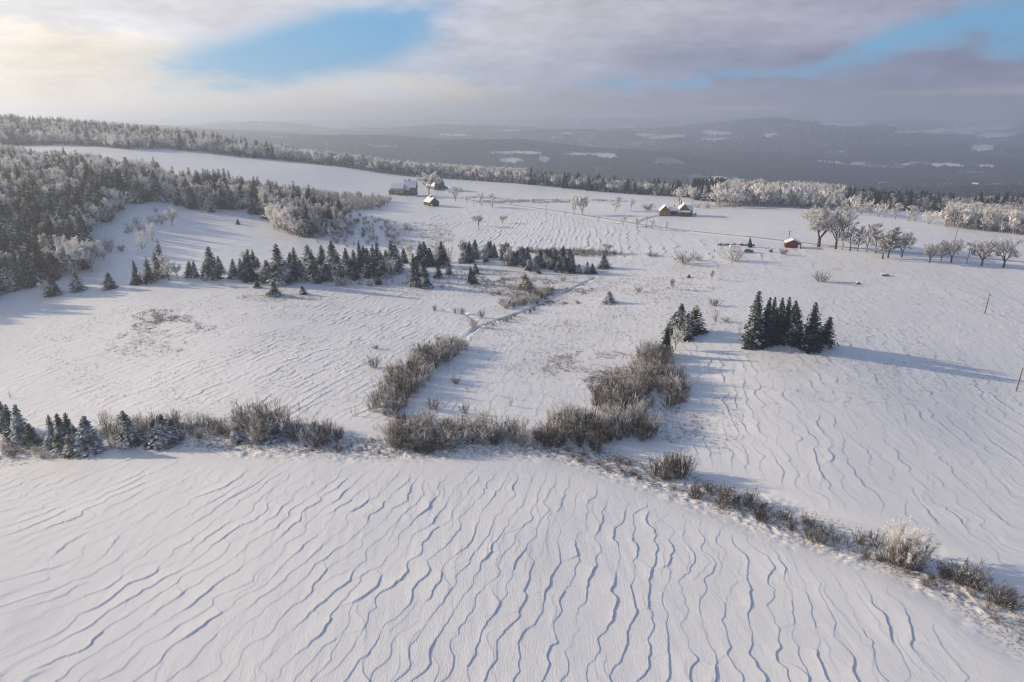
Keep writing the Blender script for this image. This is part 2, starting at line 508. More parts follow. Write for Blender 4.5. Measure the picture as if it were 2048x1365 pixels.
M = {}
M['snow'] = snow_ground_mat()
M['roofsnow'] = noisy('roof_snow', (.86, .87, .90), (.80, .81, .84), 1.2, .6, .15)
M['road'] = noisy('packed_snow', (.42, .40, .385), (.60, .585, .57), .5, .7, .2)
M['bark'] = noisy('bark', (.075, .058, .046), (.13, .105, .09), 6, .9)
M['barkfrost'] = noisy('frosted_bark', (.16, .135, .115), (.52, .50, .49), 4, .9)
M['birch'] = noisy('pale_bark', (.30, .27, .24), (.62, .60, .58), 4, .9)
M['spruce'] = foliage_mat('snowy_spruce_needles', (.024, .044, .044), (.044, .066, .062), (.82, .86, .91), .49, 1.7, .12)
M['spruce_lit'] = foliage_mat('dusted_sun_tinted_needles', (.026, .034, .022), (.060, .066, .040), (.88, .84, .77), .50, 2.0, .06)  # olive needles and cream snow carry warm sunlight in their colour
M['pine'] = foliage_mat('dark_conifer_needles', (.022, .038, .038), (.046, .066, .060), (.82, .86, .91), .40, 1.5, .12)
M['frost'] = foliage_mat('hoar_frost_twigs', (.46, .40, .35), (.62, .57, .52), (.97, .955, .935), 1.30, 2.5, .22)
M['frost_grey'] = foliage_mat('half_frosted_twigs', (.30, .26, .23), (.42, .38, .35), (.86, .86, .87), .70, 3, .2)
M['bare'] = foliage_mat('bare_twigs_with_rime', (.17, .155, .145), (.28, .265, .25), (.84, .84, .86), .86, 3, .2)
M['shrub'] = foliage_mat('shrub_twigs', (.070, .056, .045), (.20, .175, .155), (.78, .78, .79), .55, 3, .12)
M['shrub_frost'] = foliage_mat('frosted_shrub_twigs', (.25, .225, .205), (.38, .355, .335), (.86, .86, .86), .80, 3, .3)
M['weed'] = noisy('dry_grass', (.20, .145, .095), (.34, .27, .20), 1.5, .9)
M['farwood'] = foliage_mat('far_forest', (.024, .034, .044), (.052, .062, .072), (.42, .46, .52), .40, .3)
M['pole'] = noisy('weathered_pole', (.12, .095, .075), (.20, .17, .14), 3, .9)
M['metal'] = noisy('grey_metal', (.35, .36, .38), (.45, .46, .48), 3, .5)
M['tanwall'] = noisy('tan_stucco', (.40, .33, .20), (.48, .40, .26), 2, .9, .1)
M['greywood'] = noisy('grey_boards', (.13, .115, .10), (.22, .195, .17), 3, .9, .2, (6, 6, .4))
M['brownwall'] = noisy('red_brown_boards', (.19, .055, .032), (.26, .085, .05), 3, .8, .2, (.5, .5, 8))
M['orange'] = noisy('ochre_trim', (.42, .22, .08), (.50, .28, .11), 2, .7)
M['redwall'] = noisy('red_shed_boards', (.12, .022, .016), (.17, .034, .024), 3, .8, .2, (8, 8, .5))
M['log'] = noisy('dark_logs', (.060, .042, .030), (.11, .08, .06), 3, .9, .2, (.4, .4, 8))
M['dark'] = noisy('dark_opening', (.02, .018, .018), (.035, .03, .03), 2, .6)  # near-black: shade inside openings put into the colour; also dark doors, finial
M['glass'] = noisy('window_glass', (.05, .06, .075), (.08, .09, .11), 2, .25)
M['white'] = noisy('white_paint', (.74, .74, .73), (.80, .80, .79), 2, .5)
M['stone'] = noisy('stone', (.16, .15, .14), (.30, .29, .28), 2.5, .9, .3)
M['brick'] = noisy('chimney_brick', (.12, .075, .055), (.18, .12, .09), 4, .9)
M['rust'] = noisy('rusty_red_metal', (.28, .03, .03), (.36, .06, .05), 2, .6)
M['carpaint'] = noisy('dark_blue_paint', (.035, .045, .07), (.05, .06, .09), 1, .3)
M['tyre'] = noisy('tyre_rubber', (.02, .02, .02), (.03, .03, .03), 2, .8)
M['barnroof'] = noisy('snowy_metal_roof', (.55, .58, .62), (.68, .70, .74), 1.0, .5)


# ------------------------------------------------------------------ object helpers
def mesh_np(name, verts, faces, mats=None, midx=None, smooth=False):
    """verts (n,3); faces: array (k,3) or (k,4), or a list of arrays"""
    me = bpy.data.meshes.new(name)
    if isinstance(faces, np.ndarray):
        faces = [faces]
    faces = [f for f in faces if len(f)]
    nl = sum(f.size for f in faces); nf = sum(len(f) for f in faces)
    me.vertices.add(len(verts)); me.vertices.foreach_set('co', np.ascontiguousarray(verts, dtype=np.float32).ravel())
    me.loops.add(nl); me.polygons.add(nf)
    me.loops.foreach_set('vertex_index', np.concatenate([f.ravel() for f in faces]).astype(np.int32))
    tot = np.concatenate([np.full(len(f), f.shape[1]) for f in faces]).astype(np.int32)
    st = np.r_[0, np.cumsum(tot)[:-1]].astype(np.int32)
    me.polygons.foreach_set('loop_start', st)
    for m in (mats or []):
        me.materials.append(m)
    if midx is not None:
        me.polygons.foreach_set('material_index', midx.astype(np.int32))
    me.polygons.foreach_set('use_smooth', np.full(nf, smooth))
    me.update(calc_edges=True)
    return me


def tag(o, label=None, cat=None, group=None, kind=None):
    if label: o['label'] = label
    if cat: o['category'] = cat
    if group: o['group'] = group
    if kind: o['kind'] = kind
    return o


def link(name, me, parent=None):
    o = bpy.data.objects.new(name, me); C.objects.link(o)
    if parent: o.parent = parent
    return o


def empty(name, loc, rz=0.0, label=None, cat=None, group=None):
    o = bpy.data.objects.new(name, None); C.objects.link(o)
    o.empty_display_size = .3
    o.location = loc; o.rotation_euler = (0, 0, rz)
    return tag(o, label, cat, group)


class MB:
    """collects boxes, bars, tubes and prisms, builds them as one mesh object"""
    def __init__(s):
        s.v = []; s.f = []

    def add(s, vs, fs):
        k = len(s.v); s.v += [tuple(p) for p in vs]; s.f += [tuple(i + k for i in f) for f in fs]
        return s

    def box(s, x0, x1, y0, y1, z0, z1):
        return s.add([(x0, y0, z0), (x1, y0, z0), (x1, y1, z0), (x0, y1, z0), (x0, y0, z1), (x1, y0, z1), (x1, y1, z1), (x0, y1, z1)],
                     [(3, 2, 1, 0), (4, 5, 6, 7), (0, 1, 5, 4), (1, 2, 6, 5), (2, 3, 7, 6), (3, 0, 4, 7)])

    def tube(s, a, b, r0, r1=None, n=6):
        r1 = r0 if r1 is None else r1
        a = Vector(a); b = Vector(b); q = (b - a).to_track_quat('Z', 'Y')
        vs = []
        for p, r in ((a, r0), (b, r1)):
            for i in range(n):
                t = 2 * math.pi * i / n
                vs.append(p + q @ Vector((math.cos(t) * r, math.sin(t) * r, 0)))
        fs = [(i, (i + 1) % n, n + (i + 1) % n, n + i) for i in range(n)] + [tuple(range(n - 1, -1, -1)), tuple(range(n, 2 * n))]
        return s.add(vs, fs)

    def prism(s, prof, x0, x1, axis='x'):
        """extrude a closed (y,z) profile along x (or an (x,z) profile along y)"""
        n = len(prof)
        if axis == 'x':
            vs = [(x0, p[0], p[1]) for p in prof] + [(x1, p[0], p[1]) for p in prof]
        else:
            vs = [(p[0], x0, p[1]) for p in prof] + [(p[0], x1, p[1]) for p in prof]
        fs = [(i, (i + 1) % n, n + (i + 1) % n, n + i) for i in range(n)] + [tuple(range(n - 1, -1, -1)), tuple(range(n, 2 * n))]
        return s.add(vs, fs)

    def build(s, name, mat, parent=None, bevel=0.0, smooth=False):
        me = bpy.data.meshes.new(name); me.from_pydata(s.v, [], s.f)
        bm = bmesh.new(); bm.from_mesh(me)
        bmesh.ops.recalc_face_normals(bm, faces=bm.faces)
        if bevel:
            bmesh.ops.bevel(bm, geom=list(bm.edges), offset=bevel, segments=1, affect='EDGES', clamp_overlap=True)
        if smooth:
            for f in bm.faces: f.smooth = True
        bm.to_mesh(me); bm.free(); me.materials.append(mat)
        return link(name, me, parent)


# ------------------------------------------------------------------ the ground
WOODEDGE = [(u, v) for u, v in ((-400, 292), (125, 290), (250, 299), (330, 299), (420, 308), (500, 316), (600, 325), (700, 337), (900, 358), (1050, 369), (1200, 384), (1350, 394), (1450, 399))]
FIELDS_FAR = [  # snow fields among the far woods: pixel ellipses (u, v, half width, half height)
    (1035, 306, 58, 4.5), (1022, 322, 26, 6), (1088, 320, 12, 8), (1180, 309, 60, 3.5), (1215, 315, 25, 3),
    (1330, 274, 50, 4), (1290, 270, 25, 2), (1434, 266, 32, 4), (1428, 279, 38, 2.2), (1540, 270, 20, 2.5), (1250, 254, 22, 1.5), (1345, 252, 30, 1.5),
    (1810, 265, 28, 3), (1865, 263, 30, 5), (1960, 257, 70, 4), (1985, 271, 36, 4.5), (1965, 297, 26, 6), (1690, 249, 60, 3), (1930, 266, 20, 3),
    (1640, 323, 14, 1.8), (1665, 325, 18, 2), (1715, 327, 16, 2.2), (1895, 332, 36, 3.5), (1970, 333, 24, 3), (1825, 327, 10, 1.5), (1810, 329, 8, 1),
    (1440, 358, 18, 4), (1480, 362, 24, 4), (1130, 267, 20, 2), (1010, 262, 30, 2), (905, 271, 40, 2), (860, 292, 20, 1.5), (1620, 365, 14, 3), (1990, 372, 60, 3.2), (1890, 370, 30, 2.2), (1765, 367, 16, 2)]
FORESTS = []


def build_ground():
    fa = np.linspace(-R(40), R(40), 1280)
    ca = np.r_[np.linspace(-math.pi, -R(62), 30), np.linspace(-R(62), -R(41), 60)[1:-1]]
    A = np.r_[ca, fa, -ca[::-1]]
    r = [2.0, 8, 16, 24, 32, 40, 46]
    while r[-1] < 760: r.append(r[-1] * 1.0020)
    while r[-1] < 4500: r.append(r[-1] * 1.006)
    while r[-1] < 22000: r.append(r[-1] * 1.011)
    r = np.array(r)
    na, nr = len(A), len(r)
    X = (np.sin(A)[:, None] * r[None, :]); Y = (np.cos(A)[:, None] * r[None, :])
    Z = base(X, Y)
    nearm = r < 800
    Z[:, nearm] += relief(X[:, nearm], Y[:, nearm])
    fm = ~nearm
    u, v = proj(X, Y, Z)
    # attribute: woods
    wood = np.zeros_like(X)
    ex = np.array([p[0] for p in WOODEDGE]); ey = []
    edge_pts = [pt(a, b) for a, b in WOODEDGE]
    eang = np.array([math.atan2(p[0], p[1]) for p in edge_pts]); er = np.array([math.hypot(p[0], p[1]) for p in edge_pts])
    ang = np.arctan2(X, Y); rr = np.hypot(X, Y)
    lim = np.interp(ang, np.r_[eang, R(20), R(26), R(33), R(45)], np.r_[er + 14, 640, 640, 600, 560])
    wood = sstep(0, 25, rr - lim)
    for (cu, cv, hu, hv) in FIELDS_FAR:
        wob = 1 + 1.1 * fbm(u / 13 + cu, v / 4 + cv, 4, 200) + .9 * vn(u / (hu * .8) + cv, v / (hv * 1.2), 210)
        d = (np.abs(u - cu) / hu) ** 2.6 + (np.abs(v - cv + .12 * (u - cu) * (.5 - (cu % 7) / 7)) / hv) ** 1.8
        wood = np.where((rr > 1300), np.minimum(wood, sstep(.7, 1.15, d * wob)), wood)
    wood[:, fm] = wood[:, fm]
    Z = Z + wood * sstep(1500, 2500, rr) * 7 * fbm(X / 30, Y / 45, 3, 230) * (1 - sstep(9000, 14000, rr))
    scrub = np.zeros_like(X)
    hd = linedist(X[:, nearm], Y[:, nearm], HEDGE)
    s = (1 - sstep(3.0, 7.5, hd)) * .9
    uu, v2 = u[:, nearm], v[:, nearm]
    fb = fbm(X[:, nearm] / 20, Y[:, nearm] / 20, 3, 300)
    for (cu, cv, hu, hv, k) in ((560, 597, 90, 9, .6), (1110, 606, 45, 9, 1), (1120, 585, 70, 14, .4),
                                (1160, 735, 110, 30, .45), (1230, 770, 60, 30, .6), (1060, 690, 130, 50, .28), (620, 680, 200, 70, .22), (1040, 575, 90, 22, .7), (960, 550, 70, 15, .5), (760, 590, 120, 10, .35),
                                (1110, 402, 160, 3.5, .95), (1130, 508, 130, 6, .8), (1350, 640, 130, 50, .25), (1700, 690, 160, 60, .25), (840, 470, 70, 30, .5)):
        d = ((uu - cu) / hu) ** 2 + ((v2 - cv) / hv) ** 2
        s = np.maximum(s, .55 * k * (1 - sstep(.2, 1.3, d + fb * 2.6)))
    scrub[:, nearm] = s
    idx = np.arange(na * nr).reshape(na, nr)
    f = np.stack([idx[:-1, :-1], idx[:-1, 1:], idx[1:, 1:], idx[1:, :-1]], -1).reshape(-1, 4)
    g = np.stack([idx[-1, :-1], idx[-1, 1:], idx[0, 1:], idx[0, :-1]], -1).reshape(-1, 4)
    # inner cap
    V = np.stack([X, Y, Z], -1).reshape(-1, 3)
    V = np.vstack([V, [[0, 0, float(base(0, 2))]]]); c = len(V) - 1
    cap = np.stack([np.full(na - 1, c), idx[:-1, 0], idx[1:, 0]], -1)
    me = mesh_np('ground', V, [np.vstack([f, g])[:, ::-1], cap[:, ::-1]], [M['snow']], smooth=True)
    if me.polygons[5000].normal.z < 0:
        me.flip_normals()
    for nm, arr in (('wood', wood), ('scrub', scrub)):
        at = me.attributes.new(nm, 'FLOAT', 'POINT')
        at.data.foreach_set('value', np.r_[arr.ravel(), 0].astype(np.float32))
    tag(link('ground', me), kind='structure')


build_ground()


def ribbon(name, pts, w, lift, mat, step=3.0):
    P = [Vector((x, y, 0)) for x, y in pts]
    L = []
    for a, b in zip(P[:-1], P[1:]):
        k = max(1, int((b - a).length / step))
        L += [a.lerp(b, i / k) for i in range(k)]
    L.append(P[-1])
    L = np.array([(p.x, p.y) for p in L])
    for _ in range(12):
        L[1:-1] = L[1:-1] * .5 + (L[:-2] + L[2:]) * .25
    T = np.gradient(L, axis=0); T /= np.linalg.norm(T, axis=1)[:, None]
    Nn = np.c_[-T[:, 1], T[:, 0]]
    offs = np.linspace(-w / 2, w / 2, 5)
    V = []
    for o in offs:
        q = L + Nn * o
        V.append(np.c_[q, base(q[:, 0], q[:, 1]) + lift])
    V = np.stack(V, 1); n = len(L); idx = np.arange(n * 5).reshape(n, 5)
    f = np.stack([idx[:-1, :-1], idx[1:, :-1], idx[1:, 1:], idx[:-1, 1:]], -1).reshape(-1, 4)
    return link(name, mesh_np(name, V.reshape(-1, 3), f, [mat], smooth=True))


tag(ribbon('road', ROAD, 4.6, .10, M['road']), kind='structure')
tag(ribbon('driveway', DRIVE, 3.2, .12, M['road'], 1.5), kind='structure')
# ------------------------------------------------------------------ tree and shrub meshes
class Soup:
    """numpy triangle/quad collector"""
    def __init__(s):
        s.v = []; s.q = []; s.t = []; s.n = 0

    def quads(s, P):                       # P (k,4,3)
        k = len(P)
        if k == 0: return
        s.v.append(P.reshape(-1, 3)); s.q.append(np.arange(k * 4).reshape(k, 4) + s.n); s.n += k * 4

    def tris(s, P):
        k = len(P)
        if k == 0: return
        s.v.append(P.reshape(-1, 3)); s.t.append(np.arange(k * 3).reshape(k, 3) + s.n); s.n += k * 3

    def tube(s, a, b, ra, rb, n=4):
        a = np.asarray(a, float); b = np.asarray(b, float); d = b - a; L = np.linalg.norm(d) + 1e-9; d /= L
        h = np.array([0, 0, 1.0]) if abs(d[2]) < .9 else np.array([1.0, 0, 0])
        x = np.cross(h, d); x /= np.linalg.norm(x); y = np.cross(d, x)
        t = np.arange(n) * 2 * math.pi / n
        ring = np.cos(t)[:, None] * x + np.sin(t)[:, None] * y
        A = a + ring * ra; B = b + ring * rb
        i = np.arange(n); j = (i + 1) % n
        s.quads(np.stack([A[i], A[j], B[j], B[i]], 1))

    def mesh(s, name, mat):
        fs = []
        if s.q: fs.append(np.vstack(s.q))
        if s.t: fs.append(np.vstack(s.t))
        return mesh_np(name, np.vstack(s.v), fs, [mat])


def rdir(r, n, up=0.0):
    d = r.normal(size=(n, 3)); d[:, 2] += up
    return d / np.linalg.norm(d, axis=1)[:, None]


def leafquads(r, P, D, L, W):
    """thin quads at P along D, length L, width W, random roll"""
    n = len(P)
    s = np.cross(D, r.normal(size=(n, 3))); s /= np.linalg.norm(s, axis=1)[:, None] + 1e-9
    L = np.broadcast_to(L, n)[:, None]; W = np.broadcast_to(W, n)[:, None]
    return np.stack([P - s * W * .5, P + D * L - s * W * .15, P + D * L + s * W * .15, P + s * W * .5], 1)


def gen_spruce(seed, R0=.22, dens=1.0, droop=.25, power=.95, gap=0.0, tops=1):
    """unit-height spruce; returns trunk and crown soups"""
    r = np.random.default_rng(seed)
    tr, cr = Soup(), Soup()
    bend = r.normal(size=2) * .03
    ax = lambda z: np.array([bend[0] * z * z, bend[1] * z * z, z])
    for k in range(5):
        a, b = k / 5, (k + 1) / 5
        tr.tube(ax(a) - np.array([0, 0, .03 if k == 0 else 0]), ax(b), .020 * (1 - a) + .002, .020 * (1 - b) + .002, 6)
    nl = int(30 * dens)
    zs = np.linspace(.04 + gap, .985, nl)
    for z in zs:
        rad = R0 * (1 - z) ** power * r.uniform(.68, 1.2) + .012
        if z < .12: rad *= .85
        nb = max(4, int((5 + 9 * (1 - z)) * dens))
        th0 = r.uniform(0, 6.28)
        for k in range(nb):
            th = th0 + 6.283 * k / nb + r.normal() * .22
            L = rad * r.uniform(.68, 1.22)
            ns = max(3, int(3 + L * 24 * dens))
            t = (np.arange(ns) + r.uniform(0, 1, ns)) / ns
            up = .22 * (z > .6)
            hx = np.array([math.cos(th), math.sin(th), 0])
            zz = z + L * (up * t - droop * (t ** 1.5) * (1 - .5 * z)) + r.normal(size=ns) * .002
            P = ax(z)[None, :2] * 0 + 0
            base_ = ax(z)
            pts = base_[None, :] + hx[None, :] * (L * t)[:, None]; pts[:, 2] = zz
            side = np.array([-math.sin(th), math.cos(th), 0])
            sg = r.choice([-1, 1], ns)
            d = hx[None, :] * r.uniform(.3, 1.0, (ns, 1)) + side[None, :] * (sg * r.uniform(.2, 1, ns))[:, None]
            d[:, 2] = r.uniform(-.65, .12, ns)
            d /= np.linalg.norm(d, axis=1)[:, None]
            ln = (.026 + .060 * (1 - z) * (1 - .45 * t)) * r.uniform(.7, 1.25, ns)
            # fronds: flat-ish diamonds lying along the branch
            s = np.cross(d, np.array([0, 0, .75])[None, :] + hx[None, :] * .8 + r.normal(size=(ns, 3)) * .35)
            s /= np.linalg.norm(s, axis=1)[:, None]
            w = (ln * .42)[:, None]; l_ = ln[:, None]
            q = np.stack([pts - d * l_ * .2, pts + d * l_ * .35 - s * w, pts + d * l_, pts + d * l_ * .35 + s * w], 1)
            cr.quads(q)
    # leader
    cr.quads(leafquads(r, np.repeat(ax(.96)[None], 6, 0), rdir(r, 6, 2.5), .045, .012))
    return tr, cr


def grow(r, tr, tips, a, d, L, rad, depth, spread, ratio, kids, nseg=3, upw=.12):
    """recursive limbs; tips collects (point, direction, length)"""
    p = np.array(a, float); d = np.array(d, float)
    pts = [p.copy()]; dirs = [d.copy()]
    for i in range(nseg):
        d = d + r.normal(size=3) * .13 + np.array([0, 0, upw]); d /= np.linalg.norm(d)
        q = p + d * L / nseg
        ra = rad * (1 - .55 * i / nseg); rb = rad * (1 - .55 * (i + 1) / nseg)
        tr.tube(p, q, ra, rb, 5 if depth > 2 else 3)
        p = q; pts.append(p.copy()); dirs.append(d.copy())
    if depth <= 0:
        tips.append((np.array(pts), np.array(dirs), L)); return
    if depth <= 1:
        tips.append((np.array(pts), np.array(dirs), L * .8))
    for k in range(kids):
        t = r.uniform(.35, 1.0) if k < kids - 1 else 1.0
        i = min(nseg, max(1, int(round(t * nseg))))
        ang = r.uniform(.5, 1.15) * spread if k < kids - 1 else r.uniform(0, .3) * spread
        axd = np.cross(dirs[i], r.normal(size=3)); axd /= np.linalg.norm(axd)
        nd = dirs[i] * math.cos(ang) + axd * math.sin(ang)
        if nd[2] < -.1: nd[2] *= .3
        nd /= np.linalg.norm(nd)
        grow(r, tr, tips, pts[i], nd, L * ratio * r.uniform(.75, 1.2), rad * .5, depth - 1, spread, ratio, kids, nseg, upw)


def gen_decid(seed, style='round', twigs=1.0, clump=False):
    """unit-height broadleaf tree without leaves"""
    r = np.random.default_rng(seed)
    tr, cr, tips = Soup(), Soup(), []
    if style == 'oak':                      # wide, low-forking, heavy limbs
        h0 = .20
        tr.tube((0, 0, -.03), (0, 0, h0), .034, .027, 8)
        for k in range(5):
            th = k * 1.26 + r.normal() * .3; lean = r.uniform(.45, .95)
            d = np.array([math.cos(th) * lean, math.sin(th) * lean, 1.0]); d /= np.linalg.norm(d)
            grow(r, tr, tips, (0, 0, h0 * r.uniform(.85, 1)), d, .34, .017, 3, .75, .64, 4, 3, .06)
    elif style == 'tall':
        tr.tube((0, 0, -.03), (0, 0, .14), .022, .018, 6)
        p = np.array([0, 0, .14]); d = np.array([0, 0, 1.0])
        for k in range(7):
            q = p + np.array([r.normal() * .012, r.normal() * .012, .115]); tr.tube(p, q, .017 * (1 - k / 8), .017 * (1 - (k + 1) / 8), 5)
            for j in range(4):
                th = r.uniform(0, 6.28); up = r.uniform(.6, 1.4)
                dd = np.array([math.cos(th), math.sin(th), up]); dd /= np.linalg.norm(dd)
                grow(r, tr, tips, p + (q - p) * r.uniform(), dd, .17 * (1 - .45 * k / 7) * r.uniform(.8, 1.2), .006, 2, .6, .6, 3, 2, .10)
            p = q
    elif style == 'round':
        h0 = .16
        tr.tube((0, 0, -.03), (0, 0, h0), .026, .021, 7)
        for k in range(6):
            th = k * 1.05 + r.normal() * .25; lean = r.uniform(.25, .85)
            d = np.array([math.cos(th) * lean, math.sin(th) * lean, 1.0]); d /= np.linalg.norm(d)
            grow(r, tr, tips, (0, 0, h0 * r.uniform(.8, 1)), d, .36, .012, 3, .6, .58, 4, 3, .07)
    elif style == 'vase':                   # several stems from the ground
        for k in range(7):
            th = k * .9 + r.normal() * .3; lean = r.uniform(.15, .75)
            d = np.array([math.cos(th) * lean, math.sin(th) * lean, 1.0]); d /= np.linalg.norm(d)
            grow(r, tr, tips, (math.cos(th) * .03, math.sin(th) * .03, -.02), d, .52, .011, 2, .45, .55, 4, 3, .04)
    # twigs
    Ps, Ds, Ls = [], [], []
    for pts, dirs, L in tips:
        k = max(2, int((12 if not clump else 7) * twigs))
        i = r.integers(0, len(pts) - 1, k); f = r.uniform(0, 1, k)[:, None]
        P = pts[i] * (1 - f) + pts[i + 1] * f
        D = dirs[i] * .8 + rdir(r, k) * .9 + np.array([0, 0, .12]); D /= np.linalg.norm(D, axis=1)[:, None]
        Ps.append(P); Ds.append(D); Ls.append(np.full(k, max(.03, min(.075, L * .55))) * r.uniform(.6, 1.2, k))
    Ps = np.vstack(Ps); Ds = np.vstack(Ds); Ls = np.concatenate(Ls)
    if clump:
        W = r.uniform(.020, .038, len(Ps))
        cen = np.array([0, 0, np.percentile(Ps[:, 2], 42)]); no = Ps - cen; no /= np.linalg.norm(no, axis=1)[:, None] + 1e-6
        T = Ds - .75 * (Ds * no).sum(1)[:, None] * no; T /= np.linalg.norm(T, axis=1)[:, None]
        S_ = np.cross(T, no + rdir(r, len(Ps)) * .55); S_ /= np.linalg.norm(S_, axis=1)[:, None]
        L1 = (Ls * .85)[:, None]; W1 = W[:, None]
        cr.quads(np.stack([Ps - S_ * W1 * .5, Ps + T * L1 - S_ * W1 * .2, Ps + T * L1 + S_ * W1 * .2, Ps + S_ * W1 * .5], 1))
    else:
        cr.quads(leafquads(r, Ps, Ds, Ls, .0078))
        D2 = Ds + rdir(r, len(Ds)) * .8; D2 /= np.linalg.norm(D2, axis=1)[:, None]
        cr.quads(leafquads(r, Ps + Ds * Ls[:, None] * .4, D2, Ls * .7, .0070))
    # normalise to unit height
    zmax = max(np.percentile(np.vstack(cr.v)[:, 2], 99.7), .2)
    xy = np.percentile(np.hypot(*np.vstack(cr.v)[:, :2].T), 97)
    for s in (tr, cr):
        s.v = [v / zmax for v in s.v]
    return tr, cr, xy / zmax


def gen_shrub(seed, stems=26, twigs=9, spread=.75, dense=1.0, tw=.012):
    """unit-height multi-stemmed bush fanning up from the snow"""
    r = np.random.default_rng(seed)
    tr, cr = Soup(), Soup()
    for k in range(stems):
        th = r.uniform(0, 6.28); lean = abs(r.normal()) * spread * .5 + .08
        off = r.uniform(0, .22)
        a = np.array([math.cos(th) * off, math.sin(th) * off, -.04])
        d = np.array([math.cos(th) * lean, math.sin(th) * lean, 1.0]); d /= np.linalg.norm(d)
        L = r.uniform(.55, 1.0)
        m = a + d * L * .5 + r.normal(size=3) * .02; d2 = d + np.array([0, 0, .15]); d2 /= np.linalg.norm(d2); b = m + d2 * L * .5
        tr.tube(a, m, .010, .008, 3); tr.tube(m, b, .008, .004, 3)
        n = int(twigs * dense); t = r.uniform(.22, 1, n)
        P = np.where((t < .5)[:, None], a + (m - a) * (t * 2)[:, None], m + (b - m) * ((t - .5) * 2)[:, None])
        D = d[None] + rdir(r, n) * .85 + np.array([0, 0, .3]); D /= np.linalg.norm(D, axis=1)[:, None]
        l = r.uniform(.12, .27, n)
        cr.quads(leafquads(r, P, D, l, tw * 1.2))
        n2 = n * 2; j = r.integers(0, n, n2)
        P2 = P[j] + D[j] * (l[j] * r.uniform(.25, .9, n2))[:, None]
        D2 = D[j] + rdir(r, n2) * .8; D2 /= np.linalg.norm(D2, axis=1)[:, None]
        cr.quads(leafquads(r, P2, D2, r.uniform(.07, .14, n2), tw))
    z = np.percentile(np.vstack(cr.v)[:, 2], 99.5)
    for s in (tr, cr): s.v = [v / z for v in s.v]
    return tr, cr, np.percentile(np.hypot(*np.vstack(cr.v)[:, :2].T), 95)


LIB = {}                                   # kind -> list of (trunk mesh, crown mesh, width/height ratio)


def lib(kind, name, gens, tmat, cmat):
    L = []
    for g in gens:
        t, c = g[0], g[1]
        w = g[2] if len(g) > 2 else None
        if w is None:
            w = float(np.percentile(np.hypot(*np.vstack(c.v)[:, :2].T), 97))
        L.append((t.mesh(name + '_trunk', tmat), c.mesh(name + '_crown', cmat), 2 * w))
    LIB[kind] = L


lib('pine', 'conifer', [gen_spruce(10 + i, R0=.26, dens=1.25, droop=.14, power=.80, gap=.02) for i in range(4)], M['bark'], M['pine'])
lib('spruce', 'spruce', [gen_spruce(30 + i, R0=(.22, .30, .26, .19, .28, .24, .32)[i], dens=1.15, droop=.22 + .04 * i, power=.70 + .05 * (i % 4)) for i in range(7)], M['bark'], M['spruce'])
lib('spruce_lit', 'spruce', [gen_spruce(50 + i, R0=.25, dens=.95, droop=.35, power=.75) for i in range(4)], M['bark'], M['spruce_lit'])
lib('frost', 'frosted_tree', [gen_decid(70 + i, s, 1.0, True) for i, s in enumerate(('round', 'tall', 'round', 'tall', 'vase'))], M['barkfrost'], M['frost'])
lib('frost_grey', 'frosted_tree', [gen_decid(80 + i, s, .9, True) for i, s in enumerate(('round', 'tall', 'tall'))], M['barkfrost'], M['frost_grey'])
lib('bare', 'bare_tree', [gen_decid(90 + i, s, 1.0, False) for i, s in enumerate(('round', 'tall', 'round', 'tall'))], M['bark'], M['bare'])
lib('oak', 'bare_tree', [gen_decid(100 + i, 'oak', .85, False) for i in range(3)], M['bark'], M['bare'])
lib('fine', 'frosted_tree', [gen_decid(110 + i, s, 1.1, False) for i, s in enumerate(('vase', 'round', 'tall'))], M['barkfrost'], M['frost'])
lib('roundf', 'frosted_tree', [gen_decid(160 + i, 'round', 1.9, True) for i in range(3)], M['barkfrost'], M['frost'])
lib('tallf', 'frosted_tree', [gen_decid(150 + i, 'tall', 1.0, True) for i in range(3)], M['barkfrost'], M['frost'])
lib('shrub', 'shrub', [gen_shrub(120 + i, 26, 8, .8) for i in range(5)], M['bark'], M['shrub'])
lib('shrub_frost', 'shrub', [gen_shrub(130 + i, 24, 8, .9, 1.0, .016) for i in range(4)], M['barkfrost'], M['shrub_frost'])
lib('sparse', 'shrub', [gen_shrub(140 + i, 9, 5, .9) for i in range(3)], M['bark'], M['shrub'])

KINDNAME = {'pine': ('conifer', 'conifer'), 'spruce': ('spruce_tree', 'spruce'), 'spruce_lit': ('spruce_tree', 'spruce'),
            'frost': ('frosted_tree', 'tree'), 'frost_grey': ('frosted_tree', 'tree'), 'fine': ('frosted_tree', 'tree'), 'tallf': ('frosted_tree', 'tree'), 'roundf': ('frosted_tree', 'tree'),
            'bare': ('bare_tree', 'tree'), 'oak': ('bare_tree', 'tree'),
            'shrub': ('shrub', 'shrub'), 'shrub_frost': ('shrub', 'shrub'), 'sparse': ('shrub', 'shrub')}
FAMILY = {'pine': 'con', 'spruce': 'con', 'spruce_lit': 'con', 'frost': 'dec', 'frost_grey': 'dec', 'fine': 'dec', 'tallf': 'dec', 'roundf': 'dec', 'bare': 'dec', 'oak': 'dec',
          'shrub': 'shr', 'shrub_frost': 'shr', 'sparse': 'shr'}
CAND = []                                  # every plant: dict


def add_plant(kind, x, y, h, w=None, label=None, group=None, fixed=False, z=None, tilt=0.0):
    CAND.append(dict(kind=kind, x=x, y=y, h=h, w=w, label=label, group=group, fixed=fixed, z=z, tilt=tilt))


